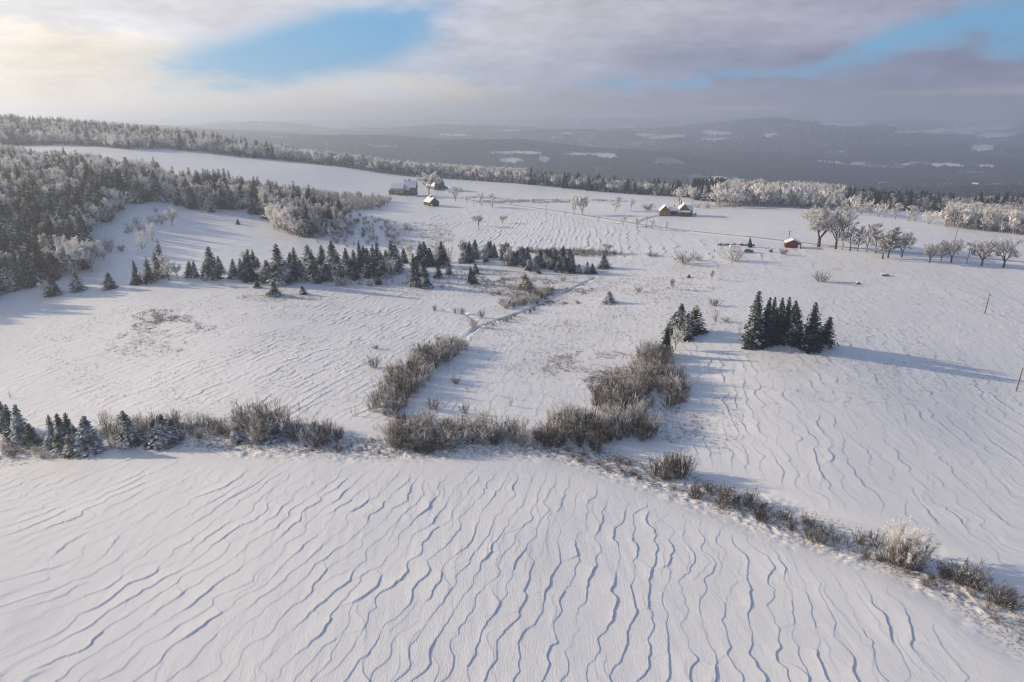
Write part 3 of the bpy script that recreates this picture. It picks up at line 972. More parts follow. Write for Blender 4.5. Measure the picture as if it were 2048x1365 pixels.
def single(kind, u, vb, vt, w=None, label=None, group=None):
    x, y, z, t = pt(u, vb)
    dist = math.sqrt(x * x + y * y + (CAM_Z - z) ** 2)
    depth = y * math.cos(PITCH) + (CAM_Z - z) * math.sin(PITCH)
    dep = math.atan2(CAM_Z - z, math.hypot(x, y))
    h = (vb - vt) / FPX * depth / max(.6, math.cos(dep)) * 1.0
    ww = None if w is None else w / FPX * depth
    add_plant(kind, x, y, h, ww, label, group, True)


def scatter(poly, spacing, kinds, hrange, label, group, seed=1, wr=(.85, 1.2), world=False, jitter=True, dens=None):
    """fill a polygon (pixels on the land, or world points) with plants"""
    r = np.random.default_rng(seed)
    W = poly if world else [(p[0], p[1]) for p in cast([a for a, b in poly], [b for a, b in poly])]
    xs = [p[0] for p in W]; ys = [p[1] for p in W]
    gx = np.arange(min(xs), max(xs) + spacing, spacing); gy = np.arange(min(ys), max(ys) + spacing, spacing)
    X, Y = np.meshgrid(gx, gy); X = X.ravel(); Y = Y.ravel()
    X = X + r.uniform(-.5, .5, len(X)) * spacing; Y = Y + r.uniform(-.5, .5, len(Y)) * spacing
    k = inpoly(X, Y, W)
    if dens is not None:
        k &= r.uniform(size=len(X)) < dens(X, Y)
    X, Y = X[k], Y[k]
    kn = [a for a, b in kinds] if not callable(kinds) else None
    for x, y in zip(X, Y):
        if kn is not None:
            p = np.array([b for a, b in kinds], float); kind = kn[r.choice(len(kn), p=p / p.sum())]
        else:
            kind = kinds(x, y, r)
        h = r.uniform(*hrange) * (1.0 if FAMILY[kind] == 'shr' or hrange[1] < 10 else {'con': 1.16, 'dec': .88}[FAMILY[kind]])
        add_plant(kind, x, y, h, None, label if isinstance(label, str) else label.get(FAMILY[kind]), group if isinstance(group, str) else group.get(FAMILY[kind]))


ORD = ['leftmost', 'second from left', 'third from left', 'fourth from left', 'fifth from left', 'sixth from left', 'seventh from left', 'eighth from left', 'ninth from left', 'tenth from left', 'eleventh from left', 'twelfth from left', 'thirteenth from left', 'fourteenth from left']


def row(items, what, group):
    """items (kind,u,vb,vt,w); label by ordinal in the row"""
    items = sorted(items, key=lambda i: i[1])
    hs = sorted(i[2] - i[3] for i in items)
    for k, it in enumerate(items):
        h = it[2] - it[3]
        size = 'tall' if h > hs[len(hs) * 2 // 3] else ('small' if h <= hs[len(hs) // 3] else 'medium')
        o = ORD[k] if k < len(ORD) else None
        if k == len(items) - 1 and k > 1: o = 'rightmost'
        lb = '%s %s, %s' % (size, what, o)
        single(it[0], it[1], it[2], it[3], it[4], lb, group)


# ---- the pines in the right-hand field
row([('pine', 1505, 695, 585, 50), ('pine', 1524, 692, 597, 40), ('pine', 1539, 680, 597, 34), ('pine', 1557, 684, 597, 40), ('pine', 1569, 687, 597, 38),
     ('pine', 1590, 690, 603, 44), ('pine', 1620, 701, 608, 52), ('spruce', 1648, 693, 634, 30), ('pine', 1547, 688, 615, 34), ('pine', 1580, 688, 612, 34)],
    'dark snow-flecked conifer in the right-hand field clump', 'conifer clump in the right-hand field')
single('sparse', 1478, 667, 637, 14, 'thin brownish shrub at the left foot of the dark conifer clump', None)
row([('pine', 1330, 713, 657, 34), ('pine', 1343, 668, 624, 34), ('pine', 1358, 674, 607, 42), ('pine', 1371, 680, 628, 34), ('spruce_lit', 1387, 665, 611, 40)],
    'dark conifer in the small clump above the bushes', 'small conifer clump above the bushes')
single('spruce', 1218, 606, 583, 24, 'lone small round spruce on open snow right of the ditch bushes')
single('spruce', 606, 589, 572, 14, 'lone tiny spruce on snow below the long spruce belt')
single('spruce', 549, 592, 564, 24, 'short spreading spruce just in front of the belt, left part')
single('spruce', 515, 576, 559, 14, 'tiny spruce beside the round frosted tree')
single('spruce', 1208, 536, 508, 22, 'dark spruce alone at the right end of the meadow belt')
single('spruce', 1378, 556, 549, 7, 'very small spruce alone on the open middle field')
single('spruce', 154.5, 582, 543, 24, 'broad spruce on the low bank left, beside a frosted bush')
single('spruce', 220, 577, 545, 24, 'neat spruce at right end of the low left bank')
single('spruce', 108, 590, 553, 26, 'spruce growing out of a frosted bush on the left bank')
single('fine', 90, 589, 560, 24, 'round frosted bush against a spruce on the left bank')
single('spruce', 476, 449, 438, 7, 'tiny lone conifer on the sunny upper-left field')
single('pine', 1500, 495, 475, 11, 'narrow dark cedar at right end of the low stone wall')
single('spruce_lit', 1050, 576, 545, 30, 'brownish dense conifer clump beside the ditch')
single('fine', 528, 566, 529, 34, 'round white frosted tree in front of dark spruces')
single('oak', 1294, 735, 683, 46, 'bare fan-shaped tree left of the small conifer clump')
single('fine', 1350, 700, 655, 34, 'frosted bush between the conifers of the small clump')
single('bare', 1213.6, 507, 489, 22, 'dark round tree on the hedge strip in the middle distance')
single('oak', 957, 453, 431, 24, 'left of the two gnarled apple trees in the farm field')
single('oak', 1005, 447, 431, 20, 'right of the two gnarled apple trees in the farm field')
single('bare', 1344, 580, 558, 10, 'thin bare sapling on open snow in the middle')
single('bare', 1423.5, 560, 541, 8, 'thin leaning sapling below the snow-covered bush by the wall')
single('sparse', 1131, 652, 636, 12, 'little bare sapling on snow right of the ditch')

# ---- trees by the farm and along the lane
single('roundf', 858, 389, 346, 44, 'big white frosted tree between the farmhouse and the barn')
single('roundf', 911, 402, 373, 32, 'round frosted tree right of the barn')
single('frost', 934, 408, 391, 12, 'slim frosted tree between the round tree and the pole')
single('frost', 963, 413, 387, 18, 'left frosted tree with pinkish trunk where the lane starts')
single('frost', 985, 416, 388, 20, 'right frosted tree where the lane starts')
single('roundf', 1148, 431, 394, 26, 'left half of the joined frosted trees by the lane')
single('roundf', 1164, 430, 392, 30, 'right half of the joined frosted trees by the lane')
single('sparse', 1130, 430, 420, 8, 'small bush left of the joined frosted trees')
single('frost', 1231.5, 422, 394, 22, 'frosted tree leaning right on the open upper field')
single('frost', 1263, 421, 396, 12, 'slim frosted tree left of the big bush by the brown house')
single('shrub', 1297, 421, 406, 26, 'rounded grey bush left of the brown house')
row([('frost', 1196, 446, 430, 11), ('frost', 1247, 452, 433, 17), ('frost', 1275, 455, 436, 12), ('frost', 1305, 459, 440, 15), ('frost', 1333, 462, 443, 9)],
    'small frosted tree planted along the lane below the brown house', 'young trees along the lane')
single('roundf', 1358, 410, 377, 28, 'left frosted tree rising behind the brown house roof')
single('roundf', 1385, 409, 374, 24, 'right frosted tree rising behind the brown house gable')
single('shrub_frost', 1393, 416, 404, 22, 'grey bush right of the brown house')
single('shrub_frost', 1415, 416, 403, 14, 'small bush between the house and the frosted wood')
single('roundf', 1441, 415, 382, 34, 'wide frosted tree at the left front of the frosted wood')
single('fine', 1470, 416, 384, 30, 'bushy frosted tree second at the left front of the frosted wood')
single('oak', 1637, 494, 416, 96, 'huge wide-spreading bare tree right of the red shed')
single('oak', 1671, 498, 408, 66, 'second huge bare tree, right of the widest one')
row([('bare', 1685, 500, 455, 24), ('bare', 1700, 502, 443, 32), ('bare', 1715, 503, 454, 24), ('bare', 1733, 505, 448, 28), ('bare', 1751, 507, 447, 32),
     ('bare', 1765, 518, 467, 36), ('bare', 1776, 516, 456, 38), ('oak', 1803, 515, 465, 50)],
    'grey half-frosted tree of the row right of the huge trees', 'half-frosted row right of the huge trees')
row([('oak', 1859, 526, 487, 40), ('bare', 1882, 523, 489, 26), ('oak', 1902, 525, 478, 48), ('oak', 1963, 532, 477, 52), ('oak', 2007, 535, 474, 54)],
    'round-crowned roadside tree at the right end of the row', 'round roadside trees at the right')
row([('fine', 1640, 418, 392, 26), ('frost', 1660, 420, 390, 26), ('fine', 1680, 423, 388, 26), ('frost', 1702, 426, 392, 26), ('fine', 1722, 429, 397, 26), ('fine', 1740, 431, 399, 24), ('frost', 1757, 434, 406, 20),
     ('fine', 1769, 435, 407, 22), ('fine', 1790, 438, 407, 28), ('frost', 1817, 442, 411, 26), ('fine', 1830, 443, 413, 26), ('fine', 1859, 449, 421, 36)],
    'sunlit frosted tree in the line along the far field edge', 'frosted line along the far field edge')
# isolated bushes
for i, (k, u, vb, vt, w, lb) in enumerate([
    ('shrub', 1567, 510, 497, 22, 'round grey bush below the red shed'),
    ('shrub', 1642, 564, 542, 38, 'square dense brown bush by the picket fence'),
    ('shrub_frost', 1469, 523, 490, 52, 'big frosted bush in front of the white trailer'),
    ('shrub_frost', 1370, 529, 502, 48, 'wide frosted bush on the bank left of the trailer'),
    ('shrub', 1305, 513, 504, 34, 'low grey bush on the hedge strip'),
    ('shrub_frost', 1398, 522, 506, 28, 'low frosted bush right behind the wide bank bush'),
    ('shrub', 1277, 585, 571, 20, 'small rounded bush alone in the middle field'),
    ('sparse', 1431, 643, 615, 28, 'open grey bush above the conifer clump gap, lower of two'),
    ('shrub', 1429, 612, 595, 28, 'rounded bush above the conifer clump gap, upper of two'),
    ('shrub', 1452, 644, 633, 20, 'low dark bush just left of the conifer clump'),
    ('shrub', 748, 735, 710, 34, 'lone round brown bush above the left arm of the thicket'),
    ('shrub', 752, 698, 687, 16, 'small bush on the upper slope above the lone round bush'),
    ('sparse', 708, 834, 813, 22, 'open bush on snow left of the thicket'),
    ('sparse', 598, 824, 804, 18, 'thin upright bush above the foreground hedge'),
    ('sparse', 697, 801, 791, 10, 'tiny bush left of a pair of tiny bushes'),
    ('sparse', 712, 796, 786, 12, 'tiny bush right of its tiny neighbour'),
    ('shrub', 912, 768, 750, 22, 'bush on open snow inside the thicket loop, upper'),
    ('sparse', 934, 781, 771, 12, 'tiny frosted bush below the upper loop bush'),
    ('shrub', 866, 820, 795, 42, 'wide bush at the left inside the thicket loop'),
    ('shrub', 930, 828, 805, 24, 'upright bush at the bottom inside the thicket loop'),
    ('sparse', 964, 832, 820, 16, 'small ragged bush right of the upright bush'),
    ('sparse', 1020, 812, 788, 16, 'two-stemmed small bush on the snow inside the loop'),
    ('sparse', 22, 797, 780, 16, 'lone small bush on the bright snow at far left'),
    ('sparse', 752, 862, 848, 12, 'tiny bush on the bare snow gap in the hedge'),
    ('shrub', 876, 682, 670, 10, 'small bush above the top of the left thicket arm'),
    ('shrub', 870, 622, 608, 14, 'round bush on the field edge left of the ditch'),
    ('shrub', 911, 627, 613, 16, 'left bush of a pair by the ditch bend'),
    ('shrub', 925, 628, 614, 18, 'right bush of a pair by the ditch bend'),
    ('shrub_frost', 946, 655, 632, 24, 'frosted bush standing at the ditch bend'),
    ('shrub', 963, 636, 617, 16, 'bush just above the ditch bend'),
    ('shrub', 998, 591, 580, 12, 'little bush on the meadow above the ditch'),
    ('shrub_frost', 1021, 578, 563, 22, 'frosted bush left of the brownish conifer clump'),
    ('shrub_frost', 1127, 564, 549, 18, 'frosted bush right of the brownish conifer clump'),
    ('fine', 1812, 1125, 1050, 105, 'biggest frosted bush on the lower right hedge'),
    ('shrub', 1786, 1128, 1070, 60, 'dense grey bush at the left of the biggest frosted bush'),
    ('shrub', 1905, 1160, 1125, 56, 'wide brown bush on the hedge right of the biggest bush'),
    ('shrub', 1938, 1172, 1122, 66, 'tall fanned brown bush near the lower right edge'),
    ('shrub', 2000, 1207, 1160, 64, 'rounded bare bush at the right frame edge'),
    ('sparse', 1878, 1142, 1118, 36, 'dark low bush right behind the biggest frosted bush'),
    ('sparse', 815, 560, 535, 16, 'slim frosted bush at the right of the left spruce belt'),
]):
    single(k, u, vb, vt, w, lb)

for k_, u_, v_, t_, w_ in (('shrub', 1312, 950, 910, 46), ('shrub', 1330, 958, 904, 50), ('shrub', 1348, 948, 902, 48), ('shrub', 1362, 957, 905, 44), ('shrub_frost', 1372, 948, 908, 36), ('shrub', 1340, 942, 900, 44)):
    single(k_, u_, v_, t_, w_, 'large dark bush in the lone clump on the snow below the thicket', 'lone dark bush clump below the thicket')
for k_, u_, v_, t_, w_ in (('shrub_frost', 1800, 1132, 1075, 60), ('shrub_frost', 1830, 1130, 1070, 66), ('shrub', 1815, 1136, 1085, 60), ('fine', 1795, 1124, 1062, 70), ('shrub_frost', 1772, 1122, 1080, 44)):
    single(k_, u_, v_, t_, w_, 'frosted bush crowding around the biggest frosted bush on the lower right hedge', 'bushes around the biggest frosted bush')
for k_, u_, v_, t_, w_ in (('shrub', 1890, 1158, 1128, 40), ('shrub', 1922, 1170, 1128, 48), ('shrub', 1955, 1180, 1135, 44), ('shrub', 1985, 1205, 1165, 44), ('shrub', 2018, 1212, 1168, 50)):
    single(k_, u_, v_, t_, w_, 'brown bush crowding the hedge end at the lower right edge', 'brown bushes at the hedge end')

# ---- spruce belt across the meadow
belt = [('spruce', 269, 568, 545, 14), ('spruce', 276, 569, 521, 14), ('spruce_lit', 299, 566, 514, 22), ('spruce_lit', 317, 557, 500, 20), ('spruce_lit', 325, 554, 479, 24),
        ('frost', 288, 570, 536, 24), ('frost', 338, 561, 508, 32), ('fine', 355, 557, 524, 24)]
row(belt, 'snowy tree of the small mixed grove on the left bank', 'small mixed grove on the left bank')
row([('spruce', 381, 554, 522, 20), ('spruce', 389, 555, 523, 16), ('spruce', 411, 556, 523, 16), ('spruce', 425, 558, 495, 32), ('spruce', 440, 545, 512, 18), ('spruce', 468, 557, 519, 20)],
    'spruce standing between the mixed grove and the long belt', 'spruces left of the long belt')
bl = [(493, 558, 512, 20), (499, 562, 500, 26), (511, 556, 500, 22), (519, 560, 515, 22), (484, 555, 517, 18), (538, 566, 520, 26), (549, 562, 528, 24), (560, 568, 489, 38), (572, 562, 520, 26), (582, 556, 505, 24),
      (593, 561, 496, 26), (604, 562, 520, 24), (618, 540, 490, 34), (628, 552, 505, 26), (643, 560, 512, 20), (646, 540, 491, 26), (655, 562, 528, 18), (668, 552, 483, 34), (676, 558, 510, 28), (695, 550, 497, 22),
      (703, 555, 520, 20), (710, 540, 500, 24), (722, 545, 482, 22), (730, 540, 492, 22), (738, 556, 522, 16), (746, 540, 490, 22), (756, 554, 488, 26), (766, 556, 505, 24), (775, 545, 500, 22),
      (786, 546, 482, 28), (794, 540, 490, 24), (808, 526, 497, 16), (756, 569, 546, 14), (831, 572, 508, 22), (852, 576, 546, 24), (840, 532, 486, 24), (851, 532, 484, 24), (848, 554, 521, 16), (861, 530, 496, 20),
      (886, 533, 484, 28), (877, 557, 528, 16), (898, 550, 525, 12), (832, 545, 512, 18), (712, 560, 530, 18), (690, 540, 505, 22), (735, 530, 496, 20), (634, 566, 530, 20)]
for i, (u, vb, vt, w) in enumerate(bl):
    h = vb - vt
    lb = 'snow-laden spruce in the long belt across the meadow' if h > 40 else 'lower snow-laden spruce in the long belt across the meadow'
    single('spruce', u, vb, vt, w, lb, 'tall spruces of the long meadow belt' if h > 40 else 'lower spruces of the long meadow belt')
for u, vb, vt, w in ((690, 558, 525, 22), (784, 554, 516, 26), (640, 562, 530, 20), (735, 556, 528, 20), (820, 520, 488, 22), (872, 522, 488, 24), (900, 520, 492, 22), (490, 530, 500, 22)):
    single('frost', u, vb, vt, w, 'pale frosted tree among the spruces of the long belt', 'frosted trees among the long belt')
r_ = np.random.default_rng(5)
for i in range(58):
    t = r_.uniform(); u = 926 + t * 215; vb = 516 + t * 26 + r_.normal() * 5
    if 975 < u < 1000 and vb > 520: vb = 515
    h = r_.uniform(22, 42)
    single('spruce' if r_.uniform() < .8 else 'frost_grey', u, vb, vb - h, h * .5, 'small snowy tree in the right-hand belt of the meadow', 'right-hand belt of the meadow')
for u, vb, vt in ((942, 568, 532), (949, 568, 546), (951, 548, 528), (1174, 548, 523), (1185, 547, 527), (1133, 547, 515), (1146, 546, 508), (1157, 547, 528)):
    single('spruce', u, vb, vt, 14, 'small spruce on the meadow around the right-hand belt', 'scattered small meadow spruces')

# ---- foreground hedge spruces
row([('spruce', 11, 862, 801, 28), ('spruce', 27, 880, 809, 28), ('spruce', 45, 886, 809, 34), ('spruce', 67, 891, 846, 30)], 'spruce of the first group on the foreground hedge', 'first hedge spruce group')
row([('spruce', 109, 894, 829, 30), ('spruce', 131, 905, 826, 34), ('spruce', 142, 897, 825, 28), ('spruce_lit', 142, 913, 868, 24), ('spruce', 160, 905, 850, 34), ('spruce', 179, 905, 832, 46)],
    'spruce of the second, biggest group on the foreground hedge', 'second hedge spruce group')
row([('spruce', 245, 878, 849, 18), ('spruce', 261, 890, 820, 36)], 'spruce of the pair on the foreground hedge', 'hedge spruce pair')
row([('spruce', 312, 890, 840, 34), ('spruce', 328, 890, 831, 44), ('spruce', 346, 884, 838, 30)], 'spruce of the third group on the foreground hedge', 'third hedge spruce group')
single('spruce', 473, 882, 852, 30, 'low snow-covered spruce alone on the foreground hedge')
single('spruce', 551, 877, 828, 38, 'snow-covered spruce right of the tall frosted bushes on the hedge')

# ---- thickets and hedges (pixel polygons)
S1 = 'bushy grey-brown shrub in the left stretch of the foreground hedge'
scatter([(0, 880), (180, 868), (240, 858), (380, 850), (520, 862), (520, 880), (330, 882), (180, 905), (60, 925), (0, 930)], 2.1, [('shrub', 2), ('shrub_frost', 3)], (1.3, 2.6), S1, 'shrubs of the left hedge stretch', 11,
        dens=lambda X, Y: .6 + 0 * X)
scatter([(190, 862), (250, 835), (330, 850), (420, 842), (500, 850), (500, 868), (380, 870), (240, 875)], 2.3, [('shrub', 1), ('shrub_frost', 3)], (2.4, 3.8), 'taller frosted shrub at the back of the left foreground hedge', 'taller shrubs of the left hedge', 12,
        dens=lambda X, Y: .7 + 0 * X)
scatter([(478, 880), (490, 850), (560, 848), (580, 868), (560, 888)], 2.2, [('shrub', 2), ('shrub_frost', 3)], (4.2, 6.6), 'tall frosted bush in the clump around the hedge spruce', 'tall bushes around the hedge spruce', 13)
scatter([(575, 888), (580, 862), (640, 858), (688, 868), (680, 888), (620, 896)], 2.3, [('shrub', 3), ('shrub_frost', 2)], (2.6, 3.9), 'dense grey bush right of the hedge spruce', 'dense grey bushes right of the hedge spruce', 14)
scatter([(520, 905), (560, 890), (760, 896), (860, 900), (860, 912), (700, 908)], 1.9, [('shrub', 2), ('sparse', 2)], (.6, 1.4), 'knee-high brushy shrub on the lower edge of the hedge', 'knee-high brush on the hedge edge', 15, dens=lambda X, Y: .55 + 0 * X)
TH = 'dense grey-brown bush in the central foreground thicket'
scatter([(762, 898), (775, 858), (800, 842), (880, 848), (960, 858), (1060, 868), (1100, 880), (1100, 895), (1000, 892), (860, 905)], 2.1, [('shrub', 4), ('shrub_frost', 2)], (1.9, 4.7), TH, 'bushes of the central thicket', 16)
scatter([(742, 832), (745, 800), (775, 770), (765, 745), (800, 742), (815, 715), (870, 700), (938, 690), (930, 703), (870, 738), (850, 775), (815, 800), (800, 835), (770, 845)], 2.2, [('shrub', 3), ('shrub_frost', 3)], (2.0, 4.8),
        'frost-tipped bush in the left arm of the thicket', 'bushes of the left thicket arm', 17, dens=lambda X, Y: .85 + 0 * X)
scatter([(1090, 895), (1100, 846), (1185, 832), (1195, 795), (1250, 762), (1275, 725), (1300, 705), (1335, 715), (1352, 745), (1378, 805), (1345, 828), (1300, 838), (1318, 880), (1240, 888), (1180, 908)], 2.1, [('shrub', 5), ('shrub_frost', 2)], (2.0, 5.6),
        'tall grey bush in the right arm of the thicket', 'bushes of the right thicket arm', 18, dens=lambda X, Y: .30 + .68 * sstep(-.30, -.08, fbm(X / 7, Y / 7, 2, 400)))
scatter([(1110, 905), (1180, 895), (1290, 940), (1380, 965), (1380, 985), (1290, 970), (1180, 935)], 1.8, [('shrub', 2), ('sparse', 2)], (.7, 1.6), 'low scrubby shrub where the hedge turns right', 'low scrub at the hedge turn', 19, dens=lambda X, Y: .75 + 0 * X)
scatter([(1380, 995), (1385, 965), (1480, 1000), (1620, 1050), (1760, 1098), (1740, 1125), (1600, 1080), (1480, 1030)], 1.7, [('shrub', 4), ('sparse', 2)], (1.4, 3.2), 'dark brushy shrub on the curved right-hand hedge', 'shrubs of the curved right hedge', 20, dens=lambda X, Y: .92 + 0 * X)
scatter([(1740, 1140), (1760, 1100), (1900, 1150), (2060, 1215), (2070, 1300), (1960, 1240), (1850, 1180)], 1.7, [('shrub', 2), ('sparse', 3)], (.7, 1.9), 'low brown bush on the snowy bank at lower right', 'low bushes on the lower right bank', 21, dens=lambda X, Y: .62 + 0 * X)
# ditch bushes
scatter([(1000, 612), (1020, 598), (1060, 588), (1100, 583), (1112, 588), (1080, 606), (1040, 612), (1010, 622)], 2.2, [('shrub', 2), ('shrub_frost', 3)], (1.8, 3.2), 'grey bush in the strip above the meadow ditch', 'bushes above the meadow ditch', 22, dens=lambda X, Y: .75 + 0 * X)
scatter([(960, 650), (1010, 640), (1060, 622), (1100, 604), (1104, 608), (1060, 628), (1010, 646), (965, 656)], 1.8, [('sparse', 2), ('shrub', 2)], (.8, 1.8), 'low bush right beside the meadow ditch', 'low bushes beside the ditch', 23, dens=lambda X, Y: .7 + 0 * X)
scatter([(640, 566), (700, 560), (900, 560), (1000, 560), (1100, 560), (1000, 580), (800, 578), (660, 574)], 4.5, [('sparse', 3), ('shrub_frost', 2)], (.9, 2.2), 'small frosted shrub on the rough meadow below the belt', 'small shrubs below the belt', 24, dens=lambda X, Y: .85 + 0 * X)
for u, vb, vt, w in ((675, 572, 550, 34), (690, 572, 553, 28), (720, 570, 558, 22), (738, 572, 557, 26), (830, 575, 560, 22)):
    single('shrub_frost', u, vb, vt, w, 'rounded frosted bush at the foot of the long belt', 'frosted bushes at the foot of the belt')
scatter([(1035, 505), (1040, 500), (1180, 503), (1250, 508), (1250, 512), (1170, 514)], 2.6, [('shrub', 3), ('shrub_frost', 2)], (1.4, 2.6), 'low hedge bush on the strip behind the right-hand belt', 'low hedge behind the belt', 25)
scatter([(995, 405), (1020, 401), (1250, 402), (1250, 405), (1060, 408), (1000, 409)], 3.4, [('sparse', 3), ('shrub', 2)], (.7, 1.3), 'low dry bush on the rough strip in the upper field', 'low bushes of the rough strip', 26, dens=lambda X, Y: .4 + 0 * X)
scatter([(600, 470), (700, 425), (760, 440), (830, 455), (800, 490), (700, 500), (640, 490)], 6.5, [('shrub_frost', 3), ('sparse', 2), ('shrub', 1)], (1.8, 4.0), 'frosted shrub on the rough ground below the farm', 'shrubs below the farm', 27, dens=lambda X, Y: .9 + 0 * X)
scatter([(180, 520), (250, 460), (330, 415), (345, 440), (300, 480), (210, 530)], 5.5, [('shrub_frost', 4), ('fine', 1)], (2.0, 4.5), 'pale frosted bush along the track beside the left wood', 'bushes along the left track', 28, dens=lambda X, Y: .7 + 0 * X)
for u, vb, vt, w in ((208, 522, 498, 20), (285, 498, 462, 36), (305, 482, 445, 30), (345, 452, 415, 30)):
    single('fine', u, vb, vt, w, 'large pale frosted bush along the track by the left wood', 'large bushes along the left track')

# ---- woods
CON_L = {'con': 'snow-dusted spruce packed in the wood on the left hillside', 'dec': 'white frosted tree packed in the wood on the left hillside'}
CON_G = {'con': 'spruces of the left hillside wood', 'dec': 'frosted trees of the left hillside wood'}


def left_mix(x, y, r):
    u, v = proj(x, y, base(x, y))
    n = float(vn(x / 22, y / 22, 500))
    f = float(sstep(440, 330, v)) * .68 + n * .9 + (.08 if u > 300 else 0)
    p = r.uniform()
    if p < .30 + f: return 'frost'
    if p < .33 + f: return 'frost_grey'
    return 'spruce_lit' if r.uniform() < .75 else 'spruce'


scatter([(-260, 640), (-60, 612), (0, 596), (60, 574), (115, 560), (185, 545), (178, 500), (182, 462), (236, 432), (242, 412), (330, 402), (332, 380), (322, 355), (230, 345), (100, 330), (-40, 315), (-260, 320)],
        5.0, left_mix, (7.5, 15.5), CON_L, CON_G, 31)
mixB = lambda x, y, r: ('frost' if r.uniform() < .55 else ('frost_grey' if r.uniform() < .5 else 'spruce_lit')) if float(vn(x / 15, y / 15, 510)) > -.22 else 'spruce_lit'
scatter([(325, 402), (430, 430), (450, 420), (520, 430), (545, 450), (545, 462), (600, 478), (640, 472), (690, 462), (690, 440), (600, 415), (560, 402), (500, 392), (430, 380), (330, 378)], 5.0, mixB, (9, 15),
        {'con': 'spruce in the mixed wood right of the left hill wood', 'dec': 'frosted tree in the mixed wood right of the left hill wood'},
        {'con': 'spruces of the mixed middle wood', 'dec': 'frosted trees of the mixed middle wood'}, 32, dens=lambda X, Y: .95 + 0 * X)
scatter([(625, 470), (640, 450), (660, 440), (690, 452), (700, 470), (680, 480), (650, 482)], 5, mixB, (6, 11), {'con': 'spruce in the small outlying grove below the farm', 'dec': 'frosted tree in the small outlying grove below the farm'},
        {'con': 'spruces of the outlying grove', 'dec': 'frosted trees of the outlying grove'}, 33, dens=lambda X, Y: .7 + 0 * X)
scatter([(560, 410), (600, 430), (640, 440), (700, 425), (775, 418), (778, 402), (700, 395), (600, 388), (500, 385)], 4.6, [('shrub_frost', 5), ('frost_grey', 2)], (3.5, 6.5),
        {'dec': 'grey frosted small tree in the orchard-like scrub left of the farmhouse', 'shr': 'grey frosted bush in the scrub left of the farmhouse'},
        {'dec': 'small trees of the scrub left of the farmhouse', 'shr': 'bushes of the scrub left of the farmhouse'}, 34, dens=lambda X, Y: .9 + 0 * X)

ep = [(pt(u, v)[0], pt(u, v)[1]) for u, v in WOODEDGE]


def strip(i0, i1, depths):
    a = ep[i0:i1 + 1]; b = []
    for k, (x, y) in enumerate(a):
        l = math.hypot(x, y); d = depths[k]
        b.append((x * (l + d) / l, y * (l + d) / l))
    return a + b[::-1]


ridge_mix = lambda x, y, r: ('frost' if r.uniform() < (.62 if math.hypot(x, y) < 800 else .55) else ('frost_grey' if r.uniform() < .3 else 'spruce_lit'))
scatter(strip(0, 6, [360, 340, 300, 250, 150, 90, 60]), 6.0, ridge_mix, (10, 16), {'con': 'spruce in the forest along the left ridge behind the upper field', 'dec': 'frosted tree in the forest along the left ridge'},
        {'con': 'spruces of the left ridge forest', 'dec': 'frosted trees of the left ridge forest'}, 35, world=True)
scatter(strip(6, 9, [50, 45, 40, 40]), 5.2, [('frost', 9), ('frost_grey', 1)], (13, 17), 'tall white frosted tree in the tree line behind the farm', 'frosted tree line behind the farm', 36, world=True)
scatter(strip(9, 12, [45, 55, 60, 60]), 5.2, [('frost', 4), ('frost_grey', 2), ('spruce_lit', 4), ('pine', 1)], (9, 13.5), {'con': 'conifer in the mixed tree line behind the lane', 'dec': 'frosted tree in the mixed tree line behind the lane'},
        {'con': 'conifers of the mixed tree line', 'dec': 'frosted trees of the mixed tree line'}, 37, world=True)
scatter([uy(1395, 565), uy(1450, 560), uy(1450, 640), uy(1380, 650)], 5, [('pine', 3), ('spruce', 2)], (12, 16), 'dark conifer in the stand behind the brown house', 'dark conifers behind the brown house', 38, world=True)
scatter([uy(1428, 520), uy(1560, 515), uy(1660, 500), uy(1690, 560), uy(1660, 620), uy(1430, 620)], 5.6, [('frost', 8), ('frost_grey', 1)], (9, 20), 'sunlit frosted tree in the pale wood right of the brown house', 'frosted wood right of the brown house', 39, world=True)
scatter([uy(1640, 585), uy(1760, 560), uy(1840, 545), uy(1850, 600), uy(1750, 640), uy(1640, 640)], 5.4, [('spruce_lit', 3), ('pine', 3), ('frost_grey', 3), ('spruce', 2)], (9, 14),
        {'con': 'dark conifer in the mixed wood beyond the far field edge', 'dec': 'grey frosted tree in the mixed wood beyond the far field edge'},
        {'con': 'conifers of the far mixed wood', 'dec': 'frosted trees of the far mixed wood'}, 40, world=True)
scatter([uy(1800, 545), uy(1900, 522), uy(2020, 470), uy(2200, 430), uy(2300, 520), uy(2050, 590), uy(1820, 600)], 5.6, [('frost_grey', 6), ('bare', 2), ('pine', 1), ('spruce', 1)], (10, 14),
        {'con': 'dark conifer in the grey wood at the right edge', 'dec': 'grey half-frosted tree in the wood at the right edge'},
        {'con': 'conifers of the right-edge wood', 'dec': 'grey trees of the right-edge wood'}, 41, world=True)
scatter([(1888, 455), (1960, 462), (2060, 474), (2100, 470), (2060, 455), (1960, 440), (1895, 438)], 3.6, [('tallf', 6), ('frost', 2)], (6.5, 15), 'pinkish frosted poplar in the dense clump at the right', 'frosted poplar clump at the right', 42)

print('plants', len(CAND), {f: sum(1 for c in CAND if FAMILY[c['kind']] == f) for f in ('con', 'dec', 'shr')})

